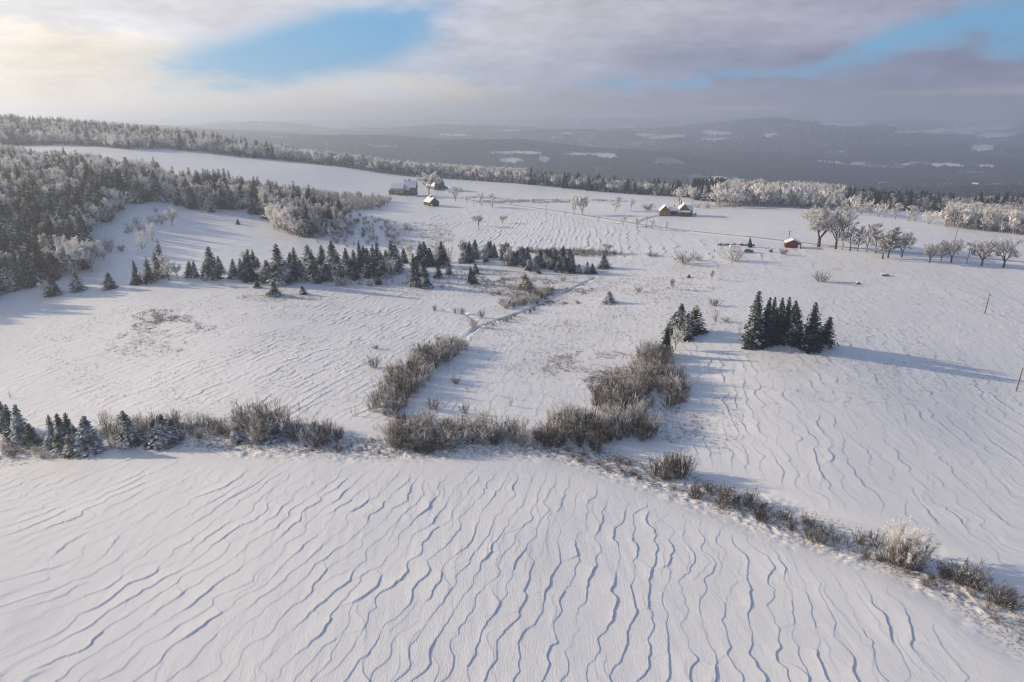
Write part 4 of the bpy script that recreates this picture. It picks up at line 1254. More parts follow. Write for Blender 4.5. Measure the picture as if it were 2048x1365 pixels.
# height in the picture decides which of a kind are built one by one
for c in CAND:
    if c['z'] is None:
        c['z'] = 0
X_ = np.array([c['x'] for c in CAND]); Y_ = np.array([c['y'] for c in CAND]); Z_ = height(X_, Y_)
U_, V_ = proj(X_, Y_, Z_)
for c, z, u, v in zip(CAND, Z_, U_, V_):
    c['z'] = float(z); c['u'] = u; c['v'] = v
    c['px'] = c['h'] / (c['y'] * math.cos(PITCH) + (CAM_Z - z) * math.sin(PITCH)) * FPX
    c['vis'] = (-20 < u < 2068)
LIM = {'con': 296, 'dec': 296, 'shr': 296}
MASS = {'con': [], 'dec': [], 'shr': []}
SINGLE = []
for fam in LIM:
    cs = [c for c in CAND if FAMILY[c['kind']] == fam]
    fx = [c for c in cs if c['fixed']]
    rest = [c for c in cs if not c['fixed']]

    def hid(c):                            # buried deep inside a wood: counts as barely seen
        return 0
    rest.sort(key=lambda c: (not c['vis'], -c['px']))
    k = LIM[fam] - len(fx)
    SINGLE += fx + rest[:k]; MASS[fam] += rest[k:]

rv = np.random.default_rng(77)
for c in SINGLE:
    L = LIB[c['kind']]; i = int(rv.integers(len(L))); t, cr, wr = L[i]
    nm, cat = KINDNAME[c['kind']]
    h = c['h']; s = h if c['w'] is None else None
    o = empty(nm, (c['x'], c['y'], c['z'] - .05), rv.uniform(0, 6.28), c['label'] or 'plant on the snow', cat, c['group'])
    if c['w'] is None:
        k = rv.uniform(.9, 1.15); sx = sy = h * k
        if c['kind'].startswith('shrub') or c['kind'] == 'sparse': sx = sy = h * rv.uniform(.9, 1.5) * .8
    else:
        sx = sy = c['w'] / wr * ({'pine': .88, 'spruce': 1.22, 'spruce_lit': 1.25}.get(c['kind'], 1.08))
    o.scale = (sx, sy, h)
    a = link('trunk' if FAMILY[c['kind']] != 'shr' else 'stems', t, o)
    b = link('crown' if FAMILY[c['kind']] != 'shr' else 'twigs', cr, o)


# ---- the rest of each wood as one mass (point instances of the same trees)
def gn_mass(name, pts, kinds, label):
    """pts: list of (x,y,z,scale,width,rot,kind index)"""
    P = np.array([p[:3] for p in pts], np.float32)
    me = bpy.data.meshes.new(name); me.vertices.add(len(P)); me.vertices.foreach_set('co', P.ravel())
    for an, ty, col in (('rot', 'FLOAT', 5), ('pick', 'INT', 6)):
        at = me.attributes.new(an, ty, 'POINT'); at.data.foreach_set('value', np.array([p[col] for p in pts], dtype=np.float32 if ty == 'FLOAT' else np.int32))
    at = me.attributes.new('scl', 'FLOAT_VECTOR', 'POINT'); at.data.foreach_set('vector', np.array([(p[4], p[4], p[3]) for p in pts], np.float32).ravel())
    col = bpy.data.collections.new(name + '_kinds')
    for i, me2 in enumerate(kinds):
        ob = bpy.data.objects.new('kind_%02d' % i, me2); col.objects.link(ob)
    o = link(name, me); tag(o, kind='stuff')
    ng = bpy.data.node_groups.new(name, 'GeometryNodeTree')
    ng.interface.new_socket('Geometry', in_out='INPUT', socket_type='NodeSocketGeometry')
    ng.interface.new_socket('Geometry', in_out='OUTPUT', socket_type='NodeSocketGeometry')
    nn = ng.nodes.new; lk = ng.links.new
    gi = nn('NodeGroupInput'); go = nn('NodeGroupOutput'); ci = nn('GeometryNodeCollectionInfo'); ip = nn('GeometryNodeInstanceOnPoints')
    m2p = nn('GeometryNodeMeshToPoints')
    ci.inputs['Collection'].default_value = col; ci.inputs['Separate Children'].default_value = True; ci.inputs['Reset Children'].default_value = True

    def na(n, t):
        x = nn('GeometryNodeInputNamedAttribute'); x.data_type = t; x.inputs['Name'].default_value = n; return x.outputs['Attribute']
    cx = nn('ShaderNodeCombineXYZ'); lk(na('rot', 'FLOAT'), cx.inputs[2])
    e2r = nn('FunctionNodeEulerToRotation'); lk(cx.outputs[0], e2r.inputs[0])
    lk(gi.outputs[0], m2p.inputs[0]); lk(m2p.outputs[0], ip.inputs['Points']); lk(ci.outputs[0], ip.inputs['Instance'])
    ip.inputs['Pick Instance'].default_value = True
    lk(na('pick', 'INT'), ip.inputs['Instance Index']); lk(e2r.outputs[0], ip.inputs['Rotation']); lk(na('scl', 'FLOAT_VECTOR'), ip.inputs['Scale'])
    lk(ip.outputs[0], go.inputs[0])
    md = o.modifiers.new('scatter', 'NODES'); md.node_group = ng
    return o


def joined(t, c, name):
    vt = np.empty(len(t.vertices) * 3, np.float32); t.vertices.foreach_get('co', vt); vc = np.empty(len(c.vertices) * 3, np.float32); c.vertices.foreach_get('co', vc)

    def polys(me, off):
        d = {}
        ls = np.empty(len(me.polygons), np.int32); me.polygons.foreach_get('loop_start', ls); lt = np.empty(len(me.polygons), np.int32); me.polygons.foreach_get('loop_total', lt)
        vi = np.empty(len(me.loops), np.int32); me.loops.foreach_get('vertex_index', vi)
        return [vi[ls[lt == k][:, None] + np.arange(k)] + off for k in np.unique(lt)]
    a = polys(t, 0); b = polys(c, len(vt) // 3)
    mi = np.r_[np.zeros(sum(len(x) for x in a)), np.ones(sum(len(x) for x in b))]
    return mesh_np(name, np.r_[vt, vc].reshape(-1, 3), a + b, [t.materials[0], c.materials[0]], mi)


for fam, nm, lb in (('con', 'spruce_woodland', ''), ('dec', 'frosted_woodland', ''), ('shr', 'underbrush', '')):
    if not MASS[fam]: continue
    kinds, index = [], {}
    for k in FAMILY:
        if FAMILY[k] != fam: continue
        if not any(c['kind'] == k for c in MASS[fam]): continue
        index[k] = []
        for t, cr, wr in LIB[k]:
            index[k].append(len(kinds)); kinds.append(joined(t, cr, k + '_whole'))
    pts = []
    for c in MASS[fam]:
        i = index[c['kind']][int(rv.integers(len(index[c['kind']])))]
        kx = rv.uniform(.9, 1.2) * c['h'] * (1.1 if fam == 'shr' else 1)
        pts.append((c['x'], c['y'], c['z'] - .05, c['h'], kx, rv.uniform(0, 6.28), i))
    gn_mass(nm, pts, kinds, lb)


# ---- the far woods across the valley
def far_tree(seed, conifer):
    r = np.random.default_rng(seed); s = Soup()
    if conifer:
        n = 46; z = r.uniform(.05, .95, n); th = r.uniform(0, 6.28, n); rad = .26 * (1 - z) + .02
        P = np.stack([np.cos(th) * rad * .4, np.sin(th) * rad * .4, z], 1); D = np.stack([np.cos(th), np.sin(th), -.4 + 0 * th], 1)
    else:
        n = 46; d = rdir(r, n, .2); P = d * np.array([.30, .30, .36]) * r.uniform(.5, 1, (n, 1)) + np.array([0, 0, .6]); D = rdir(r, n, .4)
        rad = np.full(n, .3)
    s.quads(leafquads(r, P, D, .16 + rad * .4, .16))
    return s.mesh('far_tree', M['farwood'])


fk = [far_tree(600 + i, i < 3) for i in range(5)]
fr = np.random.default_rng(88)
pts = []
for (r0, r1, n, hs) in ((1500, 2200, 15000, 12), (2200, 3300, 46000, 12.5), (3300, 4600, 30000, 14), (4600, 6500, 24000, 18)):
    a = fr.uniform(-R(38.5), R(38.5), n); rr = np.sqrt(fr.uniform(r0 ** 2, r1 ** 2, n))
    X = np.sin(a) * rr; Y = np.cos(a) * rr; Z = base(X, Y); u, v = proj(X, Y, Z)
    keep = (u > -30) & (u < 2080)
    for (cu, cv, hu, hv) in FIELDS_FAR:
        keep &= (((u - cu) / hu) ** 2 + ((v - cv - 1.5) / (hv + 1.5)) ** 2) > 1.0
    keep &= fbm(X / 160, Y / 160, 3, 700) > -.30
    for x, y, z in zip(X[keep], Y[keep], Z[keep]):
        h = hs * fr.uniform(.65, 1.25)
        pts.append((x, y, z, h, h * fr.uniform(1, 1.6), fr.uniform(0, 6.28), int(fr.integers(5))))
print('far trees', len(pts))
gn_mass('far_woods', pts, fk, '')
#PART3
# ------------------------------------------------------------------ dry grass and weeds poking through the snow
def tuft(seed, n=14, hgt=1.0):
    r = np.random.default_rng(seed); s = Soup()
    P = np.c_[r.normal(size=(n, 2)) * .28, np.full(n, -.05)]; D = np.c_[r.normal(size=(n, 2)) * .35, np.ones(n)]; D /= np.linalg.norm(D, axis=1)[:, None]
    s.quads(leafquads(r, P, D, r.uniform(.5, 1.05, n) * hgt, .05))
    return s.mesh('tuft', M['weed'])


def snowlump(seed):
    r = np.random.default_rng(seed)
    bm = bmesh.new(); bmesh.ops.create_icosphere(bm, subdivisions=2, radius=1)
    for v in bm.verts:
        k = 1 + .5 * float(vn(v.co.x * 1.7 + seed * 9, v.co.y * 1.7 + v.co.z)); v.co = Vector((v.co.x * k, v.co.y * k * .8, v.co.z * .42 * k))
    me = bpy.data.meshes.new('snow_lump'); bm.to_mesh(me); bm.free(); me.materials.append(M['roofsnow'])
    for p in me.polygons: p.use_smooth = True
    return me


wr_ = np.random.default_rng(909)
wp = []


def weeds(poly, n, h, dens=None, clump=.0, world=False):
    W = poly if world else [(p[0], p[1]) for p in cast([a for a, b in poly], [b for a, b in poly])]
    x0, x1 = min(p[0] for p in W), max(p[0] for p in W); y0, y1 = min(p[1] for p in W), max(p[1] for p in W)
    X = wr_.uniform(x0, x1, n * 3); Y = wr_.uniform(y0, y1, n * 3)
    k = inpoly(X, Y, W)
    if clump:
        k &= (fbm(X / 7, Y / 6, 3, 820) > clump) | (wr_.uniform(size=len(X)) < .06)
    X, Y = X[k][:n], Y[k][:n]
    Z = height(X, Y)
    for x, y, z in zip(X, Y, Z):
        s = h * wr_.uniform(.5, 1.5)
        wp.append((x, y, z, s, s * wr_.uniform(.8, 1.6), wr_.uniform(0, 6.28), int(wr_.integers(4))))


hb = [(0, 880), (200, 868), (520, 862), (760, 880), (1100, 885), (1250, 915), (1400, 960), (1600, 1045), (1800, 1110), (2060, 1215), (2060, 1300), (1800, 1135), (1600, 1078), (1380, 985), (1250, 955), (1100, 908), (860, 912), (520, 906), (330, 888), (180, 906), (0, 938)]
weeds(hb, 9000, .42, clump=-.08)
for cu, cv, hu, hv, n, h in ((325, 634, 60, 16, 350, .42), (345, 655, 90, 14, 420, .35), (285, 690, 90, 26, 420, .32), (330, 636, 30, 7, 110, .5), (500, 720, 420, 130, 2600, .26), (1100, 700, 220, 110, 1800, .28), (1500, 600, 500, 80, 2200, .28), (1050, 570, 420, 26, 1600, .4), (1650, 760, 380, 60, 900, .26), (560, 597, 90, 8, 260, .4), (1115, 606, 45, 9, 420, .5), (1120, 580, 70, 14, 420, .5),
                             (1190, 735, 110, 34, 700, .4), (1235, 770, 60, 30, 500, .5), (1060, 690, 130, 60, 420, .35), (1040, 575, 90, 22, 900, .5), (960, 553, 70, 15, 500, .5), (620, 680, 240, 70, 420, .28),
                             (1110, 403, 150, 4, 1500, .6), (1350, 640, 130, 50, 350, .35), (1640, 700, 220, 70, 380, .3), (1300, 560, 160, 40, 500, .4), (840, 475, 70, 30, 700, .6), (300, 690, 280, 90, 380, .26),
                             (1130, 506, 120, 6, 900, .6), (240, 470, 60, 50, 300, .4), (1340, 850, 70, 40, 300, .4), (1440, 850, 60, 60, 160, .3), (1700, 550, 280, 50, 260, .3)):
    th = np.linspace(0, 6.28, 17)[:-1]
    weeds([(cu + hu * math.cos(t), cv + hv * math.sin(t)) for t in th], n, h, clump=-.12)
print('weeds', len(wp))
gn_mass('dry_grass', wp, [tuft(900 + i) for i in range(4)], '')


# ------------------------------------------------------------------ buildings
def window(par, x, y, z, w, h, face='y-', trim=None, name='window'):
    """window set proud of a wall; face gives the outward direction"""
    f, g = MB(), MB(); t = .09

    def bx(m, a0, a1, z0, z1, d0, d1):
        if face == 'y-': m.box(x + a0, x + a1, y - d1, y - d0, z + z0, z + z1)
        elif face == 'x+': m.box(x + d0, x + d1, y + a0, y + a1, z + z0, z + z1)
        elif face == 'x-': m.box(x - d1, x - d0, y + a0, y + a1, z + z0, z + z1)
    bx(f, -w / 2 - t, -w / 2, -t, h + t, .01, .10); bx(f, w / 2, w / 2 + t, -t, h + t, .01, .10)
    bx(f, -w / 2, w / 2, h, h + t, .01, .10); bx(f, -w / 2, w / 2, -t, 0, .01, .13); bx(f, -.03, .03, 0, h, .02, .08)
    bx(g, -w / 2, w / 2, 0, h, .01, .05)
    fo = f.build(name, trim or M['white'], par); g.build('pane', M['glass'], fo)
    return fo


def gable(par, x0, x1, y0, y1, hw, hr, wall, roofm, ridge='x', over=.45, th=.16, snow=.22, z0=-.6, nm='wall'):
    """gabled block: closed wall prism and two roof slabs with a layer of snow"""
    w = MB()
    if ridge == 'x':
        ym = (y0 + y1) / 2
        w.prism([(y0, z0), (y1, z0), (y1, hw), (ym, hr), (y0, hw)], x0, x1, 'x')
    else:
        xm = (x0 + x1) / 2
        w.prism([(x0, z0), (x1, z0), (x1, hw), (xm, hr), (x0, hw)], y0, y1, 'y')
    w.build(nm, wall, par)
    a0, a1 = (y0, y1) if ridge == 'x' else (x0, x1)
    am = (a0 + a1) / 2; half = am - a0; sl = (hr - hw) / half
    e0, e1 = (x0 - over, x1 + over) if ridge == 'x' else (y0 - over, y1 + over)
    roof, sn = MB(), MB()
    lo = hw - sl * over
    up = .02
    P = [(a0 - over, lo + up), (am, hr + up), (a1 + over, lo + up), (a1 + over, lo + up + th), (am, hr + up + th), (a0 - over, lo + up + th)]
    roof.prism(P, e0, e1, ridge)
    Q = [(a0 - over + .12, lo + up + th + .12 * sl + .004), (am, hr + up + th + .004), (a1 + over - .12, lo + up + th + .12 * sl + .004),
         (a1 + over - .15, lo + up + th + snow + .12 * sl), (am, hr + up + th + snow), (a0 - over + .15, lo + up + th + snow + .12 * sl)]
    sn.prism(Q, e0 + .12, e1 - .12, ridge)
    ro = roof.build('roof', roofm, par); sn.build('roof_snow', M['roofsnow'], ro, bevel=.05)
    return ro


def chimney(par, x, y, z0, z1, s=.6, cap=True):
    MB().box(x - s / 2, x + s / 2, y - s / 2, y + s / 2, z0, z1).build('chimney', M['brick'], par)
    if cap: MB().box(x - s / 2 - .05, x + s / 2 + .05, y - s / 2 - .05, y + s / 2 + .05, z1 + .003, z1 + .16).build('chimney_cap', M['roofsnow'], par)


def at(u, v, rz, name, label, cat, group=None, sink=0.0):
    x, y, z, t = pt(u, v)
    return empty(name, (x, y, hz(x, y) - sink), R(rz), label, cat, group)


# brown wooden house with double garage
b = at(1352, 433, -7, 'wooden_house', 'red-brown wooden house with two gables, double garage and snowy porch roof', 'house')
gable(b, -10.6, -4.0, 0, 9, 3.1, 6.4, M['brownwall'], M['greywood'], 'y')
gable(b, -4.0, 1.2, 3.2, 8.4, 2.9, 5.3, M['brownwall'], M['greywood'], 'x', over=.2, nm='wall')
gable(b, 1.2, 9.2, .6, 11, 3.3, 7.9, M['brownwall'], M['greywood'], 'y')
gable(b, 6.6, 11.2, 5.2, 10.2, 3.2, 6.2, M['brownwall'], M['greywood'], 'x', over=.3, nm='wall')
t = MB()
for a in (-10.5, -7.45, -4.4): t.box(a - .18, a + .3, -.10, -.004, -.3, 2.75)
t.box(-10.6, -4.0, -.12, -.004, 2.76, 3.1); t.build('trim', M['orange'], b)
for x in (-8.75, -5.75):
    d = MB().box(x - 1.15, x + 1.15, -.07, -.003, -.1, 2.5).build('garage_door', M['greywood'], b)
    gl = MB()
    for k in range(4): gl.box(x - .95 + k * .5, x - .6 + k * .5, -.10, -.072, 1.9, 2.25)
    gl.build('pane', M['glass'], d)
window(b, -7.3, 0, 3.9, 1.0, 1.0, 'y-', M['orange']); window(b, 5.2, .6, 4.5, 1.7, 1.3, 'y-', M['orange'])
MB().prism([(-1.9, 2.75), (-1.9, 2.9), (.597, 3.6), (.597, 3.45)], .9, 9.0, 'x').build('porch_roof', M['greywood'], b)
MB().prism([(-1.95, 2.905), (-1.95, 3.15), (.594, 3.82), (.594, 3.605)], .85, 9.05, 'x').build('porch_snow', M['roofsnow'], b)
for x in (1.1, 3.6, 6.2, 8.8): MB().box(x - .09, x + .09, -1.8, -1.62, -.4, 2.745).build('porch_post', M['orange'], b)
window(b, 3.0, .6, .9, 1.6, 1.2, 'y-', M['orange']); window(b, 7.2, .6, .9, 1.6, 1.2, 'y-', M['orange'])
MB().box(4.6, 5.6, .50, .597, -.2, 2.1).build('door', M['dark'], b)
MB().box(-2.4, -.6, 3.1, 3.197, -.2, 2.2).build('door', M['dark'], b)
window(b, 9.2, 3.2, .9, 1.6, 1.3, 'x+', M['white'])
chimney(b, -1.0, 5.9, 4.6, 6.9, .55); chimney(b, 3.9, 8.6, 5.6, 9.3, .8)
deck = MB().box(9.25, 13.2, .2, 5.1, 1.0, 1.2)
for x, y in ((9.6, .5), (13.0, .5), (13.0, 4.8)): deck.tube((x, y, -1), (x, y, 1), .1)
dk = deck.build('deck', M['greywood'], b)
rl = MB()
for k in range(8): rl.tube((9.4 + k * .53, .3, 1.2), (9.4 + k * .53, .3, 2.1), .04, n=4)
for k in range(8): rl.tube((13.1, .4 + k * .65, 1.2), (13.1, .4 + k * .65, 2.1), .04, n=4)
rl.box(9.3, 13.2, .24, .36, 2.1, 2.2); rl.box(13.04, 13.16, .36, 5.1, 2.1, 2.2); rl.build('railing', M['greywood'], dk)

# old farmhouse
b = at(800, 390, -4, 'farmhouse', 'old tan farmhouse of two joined gabled blocks with pale snowy roofs', 'house')
gable(b, -6.8, 3.2, -2, 5, 5.0, 8.4, M['tanwall'], M['greywood'], 'x', over=.4)
gable(b, 2.6, 12.0, 4, 11, 5.4, 10.2, M['greywood'], M['greywood'], 'x', over=.4)  # back block: shade on its wall put into the darker board colour
gable(b, 3.4, 7.6, 1.2, 5.5, 3.4, 5.4, M['greywood'], M['greywood'], 'x', over=.2)
for x in (-4.9, -2.3, .3): window(b, x, -2, 2.2, 1.0, 1.5, 'y-', M['white'])
MB().box(-.6, 2.6, -2.12, -2.004, -.5, 1.3).build('cellar_shade_panel', M['dark'], b)  # dark slab drawn for the shade inside the basement opening
window(b, 3.2, 1.5, 2.4, 1.0, 1.4, 'x+', M['white']); window(b, 12.0, 7.5, 2.0, 1.0, 1.4, 'x+', M['white']); window(b, 12.0, 7.5, 6.2, 1.0, 1.2, 'x+', M['white'])
window(b, 9.8, 4, 2.2, 1.0, 1.3, 'y-', M['white'])
MB().box(-4.3, -.8, -3.4, -2.005, -.6, .9).build('stoop', M['tanwall'], b)
chimney(b, 6.4, 7.5, 9.4, 11.7, .8); chimney(b, 2.9, 7.3, 9.0, 10.8, .7)
s = at(783, 389, -4, 'lean_to_shed', 'small dark red metal shed against the left end of the farmhouse', 'shed')
MB().prism([(-2, -.6), (2.4, -.6), (2.4, 3.3), (-2, 2.5)], -1.7, 1.3, 'x').build('wall', M['greywood'], s)
MB().prism([(-2.3, 2.5), (2.4, 3.36), (2.4, 3.5), (-2.3, 2.64)], -1.9, 1.4, 'x').build('roof', M['rust'], s)

# barn with a curved gambrel roof
b = at(879, 380, 38, 'barn', 'grey barn with a tall rounded snow-blue roof behind the big frosted tree', 'barn')
prof = [(-5, -.8), (5, -.8), (5, 3.2), (4.4, 6.0), (2.6, 8.4), (0, 9.6), (-2.6, 8.4), (-4.4, 6.0), (-5, 3.2)]
MB().prism(prof, 0, 12, 'y').build('wall', M['greywood'], b)
o_ = [(5.5, 2.9), (4.75, 6.1), (2.8, 8.65), (0, 9.95), (-2.8, 8.65), (-4.75, 6.1), (-5.5, 2.9)]
i_ = [(5.3, 2.9), (4.55, 6.05), (2.68, 8.5), (0, 9.72), (-2.68, 8.5), (-4.55, 6.05), (-5.3, 2.9)]
MB().prism(o_ + i_[::-1], -.5, 12.5, 'y').build('roof', M['barnroof'], b)
MB().tube((0, 5, 9.9), (0, 5, 10.9), .3, .3, 8).tube((0, 5, 10.9), (0, 5, 11.5), .38, .02, 8).build('ventilator', M['white'], b)
MB().box(-1.6, 1.6, -.10, -.004, -.4, 3.2).build('barn_door', M['log'], b)
MB().prism([(5.02, -.6), (9.0, -.6), (9.0, 1.6), (5.02, 3.0)], 1, 11, 'y').build('lean_to', M['greywood'], b)
MB().prism([(5.05, 3.03), (9.3, 1.55), (9.3, 1.8), (5.05, 3.3)], .8, 11.2, 'y').build('lean_to_roof', M['barnroof'], b)

# log cabin with cupola
b = at(869, 413, 33, 'log_cabin', 'small dark log cabin with blue-shaded snowy roof and a dark cupola', 'cabin')
gable(b, -3.6, 3.6, 0, 10, 2.9, 5.9, M['log'], M['greywood'], 'y', over=.5)
MB().box(-.7, .7, 4.0, 5.6, 4.9, 6.9).build('cupola', M['log'], b)
MB().prism([(-1.0, 6.905), (1.0, 6.905), (0, 7.9)], 3.7, 5.9, 'y').build('cupola_roof', M['barnroof'], b)
MB().tube((0, 4.8, 7.8), (0, 4.8, 8.9), .08).build('finial', M['dark'], b)
MB().box(-2.9, -1.7, -.09, -.003, -.2, 2.0).build('door', M['white'], b)
MB().box(-.9, 2.9, -.09, -.003, -.2, 2.1).build('porch_shade_panel', M['dark'], b)  # flat dark slab stands in for the shade within the porch
window(b, 3.6, 5.0, .9, 1.3, 1.0, 'x+', M['white'])

# red shed
b = at(1586, 497, -14, 'red_shed', 'small red shed with snowy gabled roof and a white door', 'shed')
gable(b, -3.6, 3.6, 0, 6, 2.3, 3.9, M['redwall'], M['greywood'], 'y', over=.35)
MB().box(2.1, 3.2, -.09, -.003, -.2, 1.9).build('door', M['white'], b)
window(b, 3.6, 3.0, .9, 1.0, .8, 'x+', M['white'])

# snow-covered low long shed wall
b = at(1472, 492, -4, 'stone_wall', 'long low dark stone wall capped with snow left of the cedar', 'wall')
w = MB(); cw = MB()
for k in range(16):
    x = -9.2 + k * 1.15; h = .85 + .35 * math.sin(k * 2.1)
    w.box(x, x + 1.147, 0, .9 + .1 * math.sin(k * 3.3), -.5, h); cw.box(x + .02, x + 1.12, -.05, 1.1 + .08 * math.cos(k), h + .003, h + .2 + .06 * math.sin(k * 1.3))
w.build('stones', M['stone'], b); cw.build('snow_cap', M['roofsnow'], b, bevel=.04)

# white trailer
b = at(1469, 505, -6, 'trailer', 'white box trailer half hidden by the big frosted bush', 'trailer')
MB().box(-2.6, 2.6, -1.1, 1.1, .7, 3.0).build('body', M['white'], b, bevel=.08)
MB().box(-2.5, 2.5, -1.0, 1.0, 3.005, 3.3).build('snow_cap', M['roofsnow'], b, bevel=.1)
for y in (-1.12, 1.12): MB().tube((0, y - .12, .35), (0, y + .12, .35), .38, n=14).build('wheel', M['tyre'], b)
MB().tube((2.6, 0, .6), (4.0, 0, .5), .07).build('drawbar', M['metal'], b)
MB().box(-2.68, -2.604, -.8, .8, .9, 2.7).build('door', M['metal'], b)


def car(u, v, rz, label, paint):
    b = at(u, v, rz, 'parked_car', label, 'car')
    side = [(-2.1, .35), (2.1, .35), (2.15, .75), (2.0, .95), (1.0, 1.02), (.45, 1.42), (-1.15, 1.45), (-1.75, 1.05), (-2.15, .95)]
    MB().prism([(p[0], p[1]) for p in side], -.86, .86, 'y').build('body', paint, b, bevel=.06)
    gl = [(.92, 1.03), (.45, 1.36), (-1.1, 1.38), (-1.6, 1.05)]
    MB().prism(gl, -.875, .875, 'y').build('side_windows', M['glass'], b)
    for x in (-1.35, 1.35):
        for y in (-.82, .82):
            wv = MB().tube((x, y - .1, .34), (x, y + .1, .34), .34, n=16).build('wheel', M['tyre'], b)
            MB().tube((x, y - .108, .34), (x, y + .108, .34), .19, n=10).build('rim', M['metal'], wv)
    for y in (-.6, .6):
        MB().box(2.08, 2.165, y - .18, y + .18, .68, .82).build('headlight', M['white'], b)
        MB().box(-2.17, -2.08, y - .18, y + .18, .72, .86).build('tail_light', M['rust'], b)
    MB().prism([(-1.2, 1.452), (.42, 1.425), (.36, 1.56), (-1.15, 1.6)], -.78, .78, 'y').build('roof_snow', M['roofsnow'], b, bevel=.05)
    MB().prism([(1.05, 1.02), (1.98, .955), (1.9, 1.06), (1.1, 1.14)], -.78, .78, 'y').build('hood_snow', M['roofsnow'], b, bevel=.03)


car(826, 391, -12, 'dark car parked in the shade right of the farmhouse', M['carpaint'])
car(1497, 505, -10, 'dark snow-covered car parked below the cedar and stone wall', M['carpaint'])
bx_ = at(1541, 505, 10, 'wooden_crate', 'small weathered crate standing alone between car and red shed', 'crate')
cm = MB()
for k in range(4): cm.box(-.7, .7, -.5, -.45, .05 + k * .28, .27 + k * .28).box(-.7, .7, .45, .5, .05 + k * .28, .27 + k * .28)
for x in (-.72, .66): cm.box(x, x + .06, -.52, .52, 0, 1.2)
cm.build('slats', M['greywood'], bx_); MB().box(-.62, .62, -.44, .44, .0, 1.0).build('load', M['greywood'], bx_)
MB().box(-.68, .68, -.5, .5, 1.205, 1.36).build('snow_cap', M['roofsnow'], bx_, bevel=.04)
p_ = at(1429, 503, 0, 'fence_post', 'short dark post alone in the snow left of the frosted bush', 'post')
MB().box(-.22, .22, -.22, .22, -.3, .9).build('post', M['log'], p_); MB().box(-.24, .24, -.24, .24, .905, 1.02).build('snow_cap', M['roofsnow'], p_, bevel=.03)

# picket fence
f = at(1694, 568, -8, 'picket_fence', 'short weathered picket fence half buried beside the square bush', 'fence')
for k in range(11): MB().box(-3.6 + k * .62, -3.5 + k * .62, -.03, .03, -.3, .8 + .08 * math.sin(k * 2)).build('picket', M['pole'], f)
MB().box(-3.7, 3.1, .035, .09, .45, .55).build('rail', M['pole'], f)
MB().prism([(3.2, -.3), (5.2, -.3), (4.9, .5), (4.1, .75), (3.4, .35)], -.3, .5, 'y').build('woodpile', M['greywood'], f, bevel=.1)
MB().prism([(3.3, .42), (4.1, .8), (4.9, .56), (4.7, .8), (4.1, 1.0), (3.5, .65)], -.28, .48, 'y').build('snow_cap', M['roofsnow'], f)
# stone pile
s = at(1769, 552, 15, 'stone_pile', 'snow-capped pile of stones on the right-hand field', 'rocks')
q = MB()
for k in range(9):
    a_ = k * .7; rr_ = .9 * (k % 3) / 2
    x, y, z = math.cos(a_) * rr_ * 1.5, math.sin(a_) * rr_, .25 + .3 * (k % 2)
    q.prism([(x - .45, z - .4), (x + .4, z - .35), (x + .5, z + .2), (x + .1, z + .42), (x - .4, z + .3)], y - .35, y + .4, 'y')
q.build('stones', M['stone'], s, bevel=.06); MB().prism([(-1.7, .55), (1.6, .5), (1.0, .95), (-.6, 1.05)], -.8, .9, 'y').build('snow_cap', M['roofsnow'], s, bevel=.12)


def pole(u, vb, vt, label, arm=True, lamp=False, tilt=0.0):
    x, y, z, t = pt(u, vb); dep = y * math.cos(PITCH) + (CAM_Z - z) * math.sin(PITCH)
    h = (vb - vt) / FPX * dep * 1.02
    o = empty('utility_pole', (x, y, hz(x, y)), 0, label, 'utility pole', 'utility poles')
    o.rotation_euler = (0, R(tilt), 0)
    MB().tube((0, 0, -.5), (0, 0, h), .17, .11, 8).build('pole', M['pole'], o)
    if arm:
        MB().box(-1.1, 1.1, -.06, .06, h - .75, h - .62).build('crossarm', M['pole'], o)
        for a in (-.95, 0, .95): MB().tube((a, 0, h - .62), (a, 0, h - .42), .05, .04, 6).build('insulator', M['metal'], o)
    if lamp:
        MB().tube((0, .0, h - .3), (.9, 0, h - .1), .04).build('lamp_arm', M['metal'], o)
        MB().box(.7, 1.3, -.15, .15, h - .24, h - .06).build('lamp_head', M['metal'], o)
        MB().box(-.3, .3, -.45, -.15, h - 2.4, h - 1.5).build('transformer', M['metal'], o)


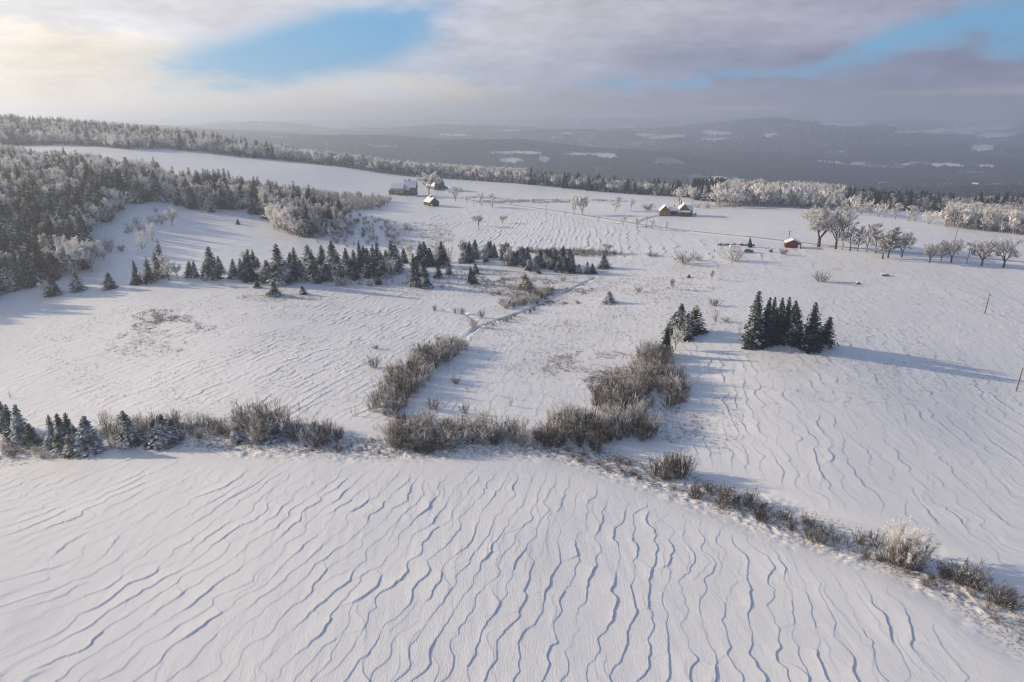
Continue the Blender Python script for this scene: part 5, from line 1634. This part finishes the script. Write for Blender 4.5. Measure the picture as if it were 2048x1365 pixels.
pole(948, 415, 393, 'utility pole between small frosted trees right of the barn')
pole(814, 396, 374, 'frost-covered utility pole in front of the farmhouse')
pole(1092, 434, 411, 'utility pole beside the lane in the open upper field')
pole(1293, 457, 434, 'utility pole by the driveway of the brown house')
pole(1576, 489, 462, 'utility pole with lamp rising behind the red shed', lamp=True)
pole(1909, 485, 457, 'slim leaning pole before the frosted line, behind the round trees', arm=False, tilt=3)
pole(1933, 528, 497, 'utility pole standing between the round roadside trees at right', tilt=2)
pole(1969, 629, 588, 'bare pole alone on the open right-hand slope', arm=False, tilt=2)
pole(2032, 783, 734, 'bare pole near the right frame edge, nearest of all', arm=False, tilt=3)

# small houses of the town in the valley
hr_ = np.random.default_rng(31)
n_ = 0
spots = [(1195, 0), (1428, 0), (1440, 0), (1462, 0), (1478, 0), (1618, 0), (1632, 0), (1752, 0), (1768, 0), (1905, 0), (1925, 0), (1950, 0), (1975, 0), (1998, 0), (2020, 0), (2038, 0)]
hw = {}
for i, (u, _) in enumerate(spots):
    x, y = uy(u, 2080 + hr_.uniform(-60, 160)); z = float(base(x, y))
    o = empty('town_house', (x, y, z), hr_.uniform(-1, 1), 'tiny snow-roofed house of the distant valley town', 'house', 'houses of the valley town')
    w_ = hr_.uniform(9, 16); d_ = hr_.uniform(8, 11); wm = [M['tanwall'], M['white'], M['greywood']][i % 3]
    gable(o, -w_ / 2, w_ / 2, -d_ / 2, d_ / 2, 5, 8.5, wm, M['greywood'], 'x', over=.5, snow=.4)
    window(o, -w_ / 4, -d_ / 2, 1.5, 1.4, 1.3); window(o, w_ / 4, -d_ / 2, 1.5, 1.4, 1.3)


# ------------------------------------------------------------------ haze
def haze():
    m = bpy.data.materials.new('haze'); m.use_nodes = True; nt = m.node_tree; nt.nodes.clear(); n = N(nt)
    out = n.new('ShaderNodeOutputMaterial'); v = n.new('ShaderNodeVolumePrincipled')
    v.inputs['Color'].default_value = (.72, .83, 1.0, 1); v.inputs['Density'].default_value = .00029; v.inputs['Anisotropy'].default_value = .5
    nt.links.new(v.outputs[0], out.inputs['Volume'])
    b = MB().box(-22500, 22500, -22500, 22500, -420, 165)
    o = b.build('haze', m); tag(o, kind='stuff')


haze()
